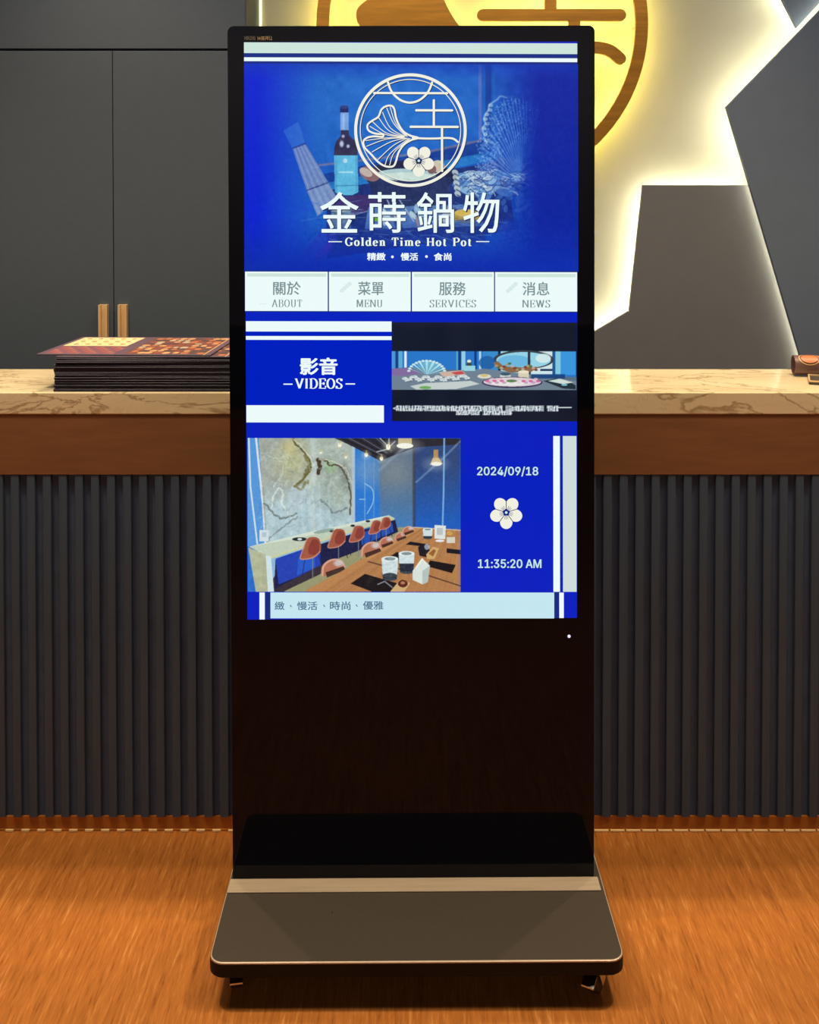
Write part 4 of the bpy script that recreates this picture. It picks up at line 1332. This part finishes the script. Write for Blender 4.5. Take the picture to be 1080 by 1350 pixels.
cv.poly([(561, 730), (570, 720), (578, 722), (572, 736), (562, 736)], (206, 168, 110)); cv.poly([(564, 729), (571, 723), (574, 725), (570, 733)], (150, 96, 50))
cv.poly([(513, 780), (526, 764), (540, 768), (532, 780)], (206, 170, 120)); cv.ell(530, 769, 6.5, 5, (90, 44, 34)); cv.ell(530, 768, 3, 2, (180, 120, 90))
cv.line([(497, 770), (506, 766), (516, 774)], 1.4, (190, 196, 204), 0.7)
# chairs at the table
for (x, y, k) in ((438, 745, 1.0), (488, 721, 0.85), (508, 712, 0.6), (527, 705, 0.5), (537, 697, 0.5)):
    cv.poly([(x + a * k, y + b * k) for a, b in smooth_path([(-15, 14), (-15, 2), (-8, -6), (2, -9), (11, -6), (15, 2), (4, 7), (-6, 12)], 4, True)], (178, 112, 86))
    cv.line(smooth_path([(x + a * k, y + b * k) for a, b in [(-14, 13), (-13, 2), (-7, -5), (2, -8), (10, -6), (15, 1)]], 4), 2.6 * k, (214, 168, 146), 0.9)
    cv.ell(x + 7 * k, y - 3 * k, 6 * k, 4 * k, (206, 206, 210), 0.8, 0, 0.4)
    cv.poly([(x - 10 * k, y + 9 * k), (x + 14 * k, y + 1 * k), (x + 16 * k, y + 6 * k), (x - 8 * k, y + 16 * k)], (52, 34, 34), 0.85)
cv.poly([(402, 780), (405, 776), (450, 752), (478, 735), (486, 738), (430, 776), (424, 780)], (184, 130, 82))
cv.poly([(461, 769), (480, 756), (500, 762), (485, 778)], (28, 26, 30), 0.9)
cv.noise(1.6, 5, 60)
picture_mesh('interior_picture', cv, lambda X, Y: S_local(X, Y, -0.00104), E_pic, display)['label'] = 'picture of a dining room with a stone slab, bar stools and wooden table'

# clock block
text('date_shadow', '2024/09/18', 628, 612.8, 709, 626.3, E_shadow, 2.4, 1.0, None, 0.7, 0.7, True)
text('date', '2024/09/18', 628, 612.8, 709, 626.3, E_ice, 3.0, 0.75, sans=True)
text('clock_shadow', '11:35:20 AM', 629, 736, 713, 748, E_shadow, 2.4, 1.0, None, 0.7, 0.7, True)
text('clock', '11:35:20 AM', 629, 736, 713, 748, E_ice, 3.0, 0.75, sans=True)
flower(666.5, 674, 21.5, 3.0, 'flower')
s_obj('stripe', [R4(728.8, 572.5, 737.5, 779.5)], 2, E_white, display)
s_obj('stripe', [R4(741.5, 572.5, 759.5, 779.5)], 2, E_pale, display)
# ticker
s_obj('ticker_bar', [R4(355, 780.5, 729.8, 815)], 2, E_ice, display)
s_obj('stripe', [R4(340.5, 780.5, 347.5, 816.5)], 2, E_white, display)
for q in (R4(347.5, 780.5, 355, 816.5), R4(729.8, 780.5, 736.5, 814.5)):
    s_obj('stripe', [q], 1.8, E_navy, display)
s_obj('stripe', [R4(736.5, 780.5, 742.5, 814.5)], 2, E_white, display)
for s_, xa, xb, ya, yb in (('緻', 360.5, 373.5, 792.5, 804), ('慢活', 390, 417, 792.5, 804), ('時尚', 433.5, 460.5, 792.3, 804), ('優雅', 477, 504, 791.8, 803.5)):
    text('ticker_lettering', s_, xa, ya, xb, yb, E_ink, 3, 0.35)
s_obj('ticker_lettering', [[(x - 1.2, y - 1.2), (x + 0.2, y - 1.4), (x + 1.8, y + 1.2), (x + 0.8, y + 1.8)] for x, y in ((381.5, 798.5), (425.5, 798.2), (468.5, 797.8))], 3, E_ink, display)

# maker's marks above the display, too small to read in the photograph
M_mark = mat('grey_print', rgb(120, 118, 110), 0.5)
M_mark2 = mat('tan_print', rgb(190, 160, 120), 0.5)
for m_, xa, n_, cw in ((M_mark, 321.5, 8, 1.95), (M_mark2, 339, 4, 5.0)):
    bm = bmesh.new()
    rr_ = np.random.RandomState(5)
    for k in range(n_):
        x = xa + k * cw
        for j in range(3):
            if rr_.rand() > 0.4:
                s_poly(bm, R4(x, 48.8 + j * 1.9, x + cw * 0.78, 49.5 + j * 1.9), 0.2 + 0.1 * j)
        s_poly(bm, R4(x, 48.6, x + 0.65, 53.6), 0.1)
        if cw > 3:
            s_poly(bm, R4(x + 2.6, 48.6, x + 3.3, 53.6), 0.05)
    me = bpy.data.meshes.new('maker_mark')
    bm.to_mesh(me); bm.free()
    link('maker_mark', me, m_, kiosk)

# indicator light
c_ = S_local(749.5, 839)
bm = cyl(bmesh.new(), (c_[0], 0.001, c_[2]), (c_[0], -0.001, c_[2]), 0.0032, n=16)
obj('indicator_light', bm, screen_mat('indicator', rgb(225, 225, 250), strength=1.2), kiosk)

# base plate
yF, yBk = -0.232, 0.235
HW = BW + 0.0085
def plate_pts(d=0.0):
    r = 0.028 - d
    xr, xl = HW + 0.008, -HW
    return rrect(xl + d, xr - d, yF + d, yBk - d, (r, r, r, r), 8)
z0p, z1p = 0.060, 0.091
bm = bmesh.new()
loops = []
for d, z in ((0.004, z0p), (0.0, z0p + 0.004), (0.0, z1p - 0.0035)):
    loops.append([bm.verts.new((x, y, z)) for x, y in plate_pts(d)])
n_ = len(loops[0])
for a, b in zip(loops[:-1], loops[1:]):
    for i in range(n_):
        bm.faces.new((a[i], a[(i + 1) % n_], b[(i + 1) % n_], b[i]))
bm.faces.new(loops[0][::-1])
bm.faces.new(loops[-1])
obj('base_plate', bm, M_housing, kiosk)
bm = bmesh.new()
prism_xy(bm, plate_pts(0.0032), z1p - 0.0034, z1p)
obj('base_top', bm, M_plate, kiosk)
bm = bmesh.new()
o_, i_ = plate_pts(0.0), plate_pts(0.0031)
A = [bm.verts.new((x, y, z1p - 0.0034)) for x, y in o_]
B = [bm.verts.new((x, y, z1p - 0.0003)) for x, y in i_]
D = [bm.verts.new((x, y, z1p - 0.0034)) for x, y in i_]
for i in range(n_):
    j = (i + 1) % n_
    bm.faces.new((A[i], A[j], B[j], B[i]))
    bm.faces.new((B[i], B[j], D[j], D[i]))
    bm.faces.new((D[i], D[j], A[j], A[i]))
obj('edge_trim', bm, M_plate_edge, kiosk, smooth=True)['label'] = 'thin pale polished edge'
# steel foot strip and upright foot
bm = box(bmesh.new(), -HW + 0.003, HW - 0.001, -0.042, -0.0005, z1p + 0.0001, z1p + 0.003, 0.0008, 1)
obj('foot_strip', bm, M_bracket, kiosk)['label'] = 'champagne coloured steel strip'
boxo('foot', -BW + 0.002, BW - 0.002, 0.0, 0.052, z1p, zb + 0.0005, M_housing, kiosk)
bm = cyl(bmesh.new(), (P(443, 1222, KY).x - kx, -0.10, z1p + 0.0001), (P(443, 1222, KY).x - kx, -0.10, z1p + 0.0012), 0.0012, n=8)
obj('screw', bm, M_chrome, kiosk)

# casters
def caster(x, y, ang, lever):
    bm = cyl(bmesh.new(), (x, y, z0p - 0.0005), (x, y, z0p - 0.006), 0.022, n=20)
    q = Matrix.Rotation(ang, 3, 'Z')
    def W(a, b, c):
        v = q @ Vector((a, b, 0))
        return (x + v.x, y + v.y, c)
    cs = obj('caster', bm, M_housing, kiosk)
    bm = bmesh.new()
    for s in (-1, 1):
        vs = [W(s * 0.014, -0.014, 0.054), W(s * 0.014, 0.014, 0.054), W(s * 0.014, 0.024, 0.022), W(s * 0.014, 0.006, 0.018),
              W(s * 0.0165, -0.014, 0.054), W(s * 0.0165, 0.014, 0.054), W(s * 0.0165, 0.024, 0.022), W(s * 0.0165, 0.006, 0.018)]
        v = [bm.verts.new(k) for k in vs]
        bm.faces.new(v[:4]); bm.faces.new(v[4:][::-1])
        for i in range(4):
            j = (i + 1) % 4
            bm.faces.new((v[i], v[j], v[4 + j], v[4 + i]))
    obj('fork', bm, M_chrome if lever else M_housing, cs)
    bm = bmesh.new()
    cyl(bm, W(-0.011, 0.012, 0.024), W(0.011, 0.012, 0.024), 0.0225, n=28)
    bmesh.ops.bevel(bm, geom=[e for e in bm.edges if e.calc_face_angle(0) > 1.0], offset=0.003, segments=2, affect='EDGES')
    obj('wheel', bm, M_rubber, cs, smooth=False)
    if lever:
        bm = bmesh.new()
        v = [bm.verts.new(k) for k in (W(-0.012, -0.012, 0.047), W(0.012, -0.012, 0.047), W(0.012, -0.036, 0.037), W(-0.012, -0.036, 0.037),
                                       W(-0.012, -0.012, 0.050), W(0.012, -0.012, 0.050), W(0.012, -0.036, 0.040), W(-0.012, -0.036, 0.040))]
        for f in ((0, 1, 2, 3), (7, 6, 5, 4), (0, 4, 5, 1), (1, 5, 6, 2), (2, 6, 7, 3), (3, 7, 4, 0)):
            bm.faces.new([v[i] for i in f])
        obj('brake_lever', bm, M_chrome, cs)['label'] = 'bright metal brake lever'


caster(-HW + 0.045, yF + 0.052, 0.15, True)
caster(HW - 0.046, yF + 0.034, -0.5, True)
caster(-HW + 0.05, yBk - 0.055, 2.9, False)
caster(HW - 0.05, yBk - 0.055, 3.4, False)

# ---------------------------------------------------------------- printed menus stacked on the marble
MW, MD, MT = 0.418, 0.308, 0.0029
M_menu = subtle('plum_laminated_card', (38, 34, 56), 0.5, 0.1, 40)
M_menu_b = subtle('navy_laminated_card', (24, 28, 48), 0.5, 0.1, 40)
M_print = mat('menu_print', rough=0.35)
nt, lk, b = nodes(M_print)
a = nt.new('ShaderNodeAttribute'); a.attribute_name = 'print'
lk.new(a.outputs['Color'], b.inputs['Base Color'])

cvm = Canvas(0, 0, 418, 308, 0.55, (104, 82, 100))
cvm.rect(12, 12, 175, 170, (236, 214, 160))
r_ = np.random.RandomState(8)
for i in range(5):
    for j in range(3):
        x, y = 34 + i * 30, 38 + j * 50
        cvm.ell(x, y, 11, 14, (250, 236, 196)); cvm.ell(x, y, 7, 9, [(176, 110, 60), (120, 130, 60), (190, 90, 60)][(i + j) % 3])
for i in range(12):
    for j in range(5):
        cvm.rect(16 + i * 14, 182 + j * 24, 27 + i * 14, 198 + j * 24, [(196, 84, 70), (150, 76, 88), (206, 110, 84)][(i * 2 + j) % 3], 0.8)
        cvm.line([(16 + i * 14, 201 + j * 24), (26 + i * 14, 201 + j * 24)], 2, (206, 176, 176), 0.6)
cvm.rect(205, 12, 400, 296, (112, 76, 70))
for i in range(9):
    for j in range(9):
        x, y = 218 + i * 21, 28 + j * 31
        cvm.ell(x + r_.rand() * 6, y + r_.rand() * 8, 7 + r_.rand() * 4, 9 + r_.rand() * 7, [(198, 120, 76), (220, 164, 112), (150, 80, 64), (90, 70, 74), (190, 174, 150)][r_.randint(5)])
cvm.rect(400, 0, 404, 308, (206, 160, 110))
menu_top_rel = lambda X, Y: np.stack([X / 1000 - MW / 2, MD / 2 - Y / 1000, np.full_like(X, MT + 0.0003)], -1)

bm = bmesh.new()
box(bm, -MW / 2, MW / 2, -MD / 2, MD / 2, 0.0, MT, 0.0006, 1)
me_menu = bpy.data.meshes.new('menu')
bmesh.ops.recalc_face_normals(bm, faces=bm.faces)
bm.to_mesh(me_menu); bm.free()
me_menu.materials.append(M_menu)
me_menu2 = me_menu.copy()
me_menu2.materials.clear(); me_menu2.materials.append(M_menu_b)
left_x = P(68.5, 500, CY).x
r_ = random.Random(4)
n_menu = 28
z = z_top + 0.0003
STEP = MT + 0.00015
for i in range(n_menu):
    last = i == n_menu - 1
    if last:
        loc = (P(42, 466, CY + 0.02).x + MW / 2 + 0.012, CY + 0.024 + MD / 2, z)
        rz = math.radians(-2.2)
    else:
        loc = (left_x + MW / 2 + r_.uniform(-0.0012, 0.0022) + (0.004 if i > 20 else 0), CY + 0.012 + MD / 2 + r_.uniform(-0.002, 0.002), z)
        rz = math.radians(r_.uniform(-0.3, 0.3))
    t = empty('menu', loc, '', 'menu', 'printed menus stacked on the counter', (0, 0, rz))
    if last:
        t['label'] = 'topmost printed menu shifted left on the stack, with cream and orange dish pictures'
    else:
        t['label'] = 'large dark laminated menu card lying inside the tall stack left of the kiosk'
    link('card', me_menu if i % 3 else me_menu2, None, t)
    if i == n_menu - 2:
        t['label'] = 'second menu from the top, its printed corner showing beside the kiosk'
    if i >= n_menu - 2:
        picture_mesh('printed_face', cvm, menu_top_rel, M_print, t)
    z += STEP + (0.0002 if i == n_menu - 2 else 0)

# ---------------------------------------------------------------- rolled menu at the right end
ry = CY + 0.235
rc = P(1046, 471, ry)
rr = 0.0262
M_roll = mat('plum_roll_card', rgb(104, 76, 74), 0.4)
roll = empty('rolled_menu', (rc.x, ry, z_top + rr + 0.0008), 'rolled brown menu with an orange oval lying at the right end of the marble', 'menu', None, (0, 0, math.radians(-7)))
bm = bmesh.new()
n = 40
pts = []
for k in range(n * 2 + 6):
    a = 2 * math.pi * k / n
    r = rr - 0.0026 * k / n
    pts.append((a, r))
prev = None
LNG = 0.30
for (a, r) in pts:
    c, s = math.cos(a), math.sin(a)
    cur = [bm.verts.new((x, c * q, s * q)) for x, q in ((0, r), (LNG, r), (LNG, r - 0.0008), (0, r - 0.0008))]
    if prev:
        for i in range(4):
            bm.faces.new((prev[i], cur[i], cur[(i + 1) % 4], prev[(i + 1) % 4]))
    prev = cur
obj('sheet', bm, M_roll, roll)
def roll_patch(name, cx, ca, rx, ra, m, off, inner=0.0):
    bm = bmesh.new()
    N_ = 36
    rings = []
    for f in ([1.0, 0.5] if inner == 0 else [1.0, inner]):
        rings.append([])
        for k in range(N_):
            t = 2 * math.pi * k / N_
            x, an = cx + rx * f * math.cos(t), ca + ra * f * math.sin(t)
            rings[-1].append(bm.verts.new((x, math.cos(an) * (rr + off), math.sin(an) * (rr + off))))
    for k in range(N_):
        j = (k + 1) % N_
        bm.faces.new((rings[0][k], rings[0][j], rings[1][j], rings[1][k]))
    if inner == 0:
        c = bm.verts.new((cx, math.cos(ca) * (rr + off), math.sin(ca) * (rr + off)))
        for k in range(N_):
            bm.faces.new((rings[1][k], rings[1][(k + 1) % N_], c))
    obj(name, bm, m, roll)
roll_patch('printed_oval', 0.036, math.radians(128), 0.021, 0.52, mat('orange_print', rgb(206, 112, 66), 0.4), 0.0004)
roll_patch('printed_ring', 0.036, math.radians(128), 0.027, 0.74, mat('gold_print', rgb(206, 160, 90), 0.4), 0.0004, 0.9)

# dark tray beside it, only its left corner in the frame
tr = P(1069, 489, CY + 0.10)
tray = empty('tray', (tr.x + 0.085, CY + 0.125, z_top + 0.0005), 'small dark tray with a brass rim at the far right of the marble', 'tray', None, (0, 0, math.radians(-20)))
bm = box(bmesh.new(), -0.075, 0.075, -0.05, 0.05, 0.0, 0.006, 0.001, 1)
obj('plate', bm, M_rubber, tray)
bm = bmesh.new()
for a in ((-0.075, 0.075, -0.05, -0.047), (-0.075, 0.075, 0.047, 0.05), (-0.075, -0.072, -0.047, 0.047), (0.072, 0.075, -0.047, 0.047)):
    box(bm, a[0], a[1], a[2], a[3], 0.0062, 0.010)
obj('rim', bm, M_brass, tray)
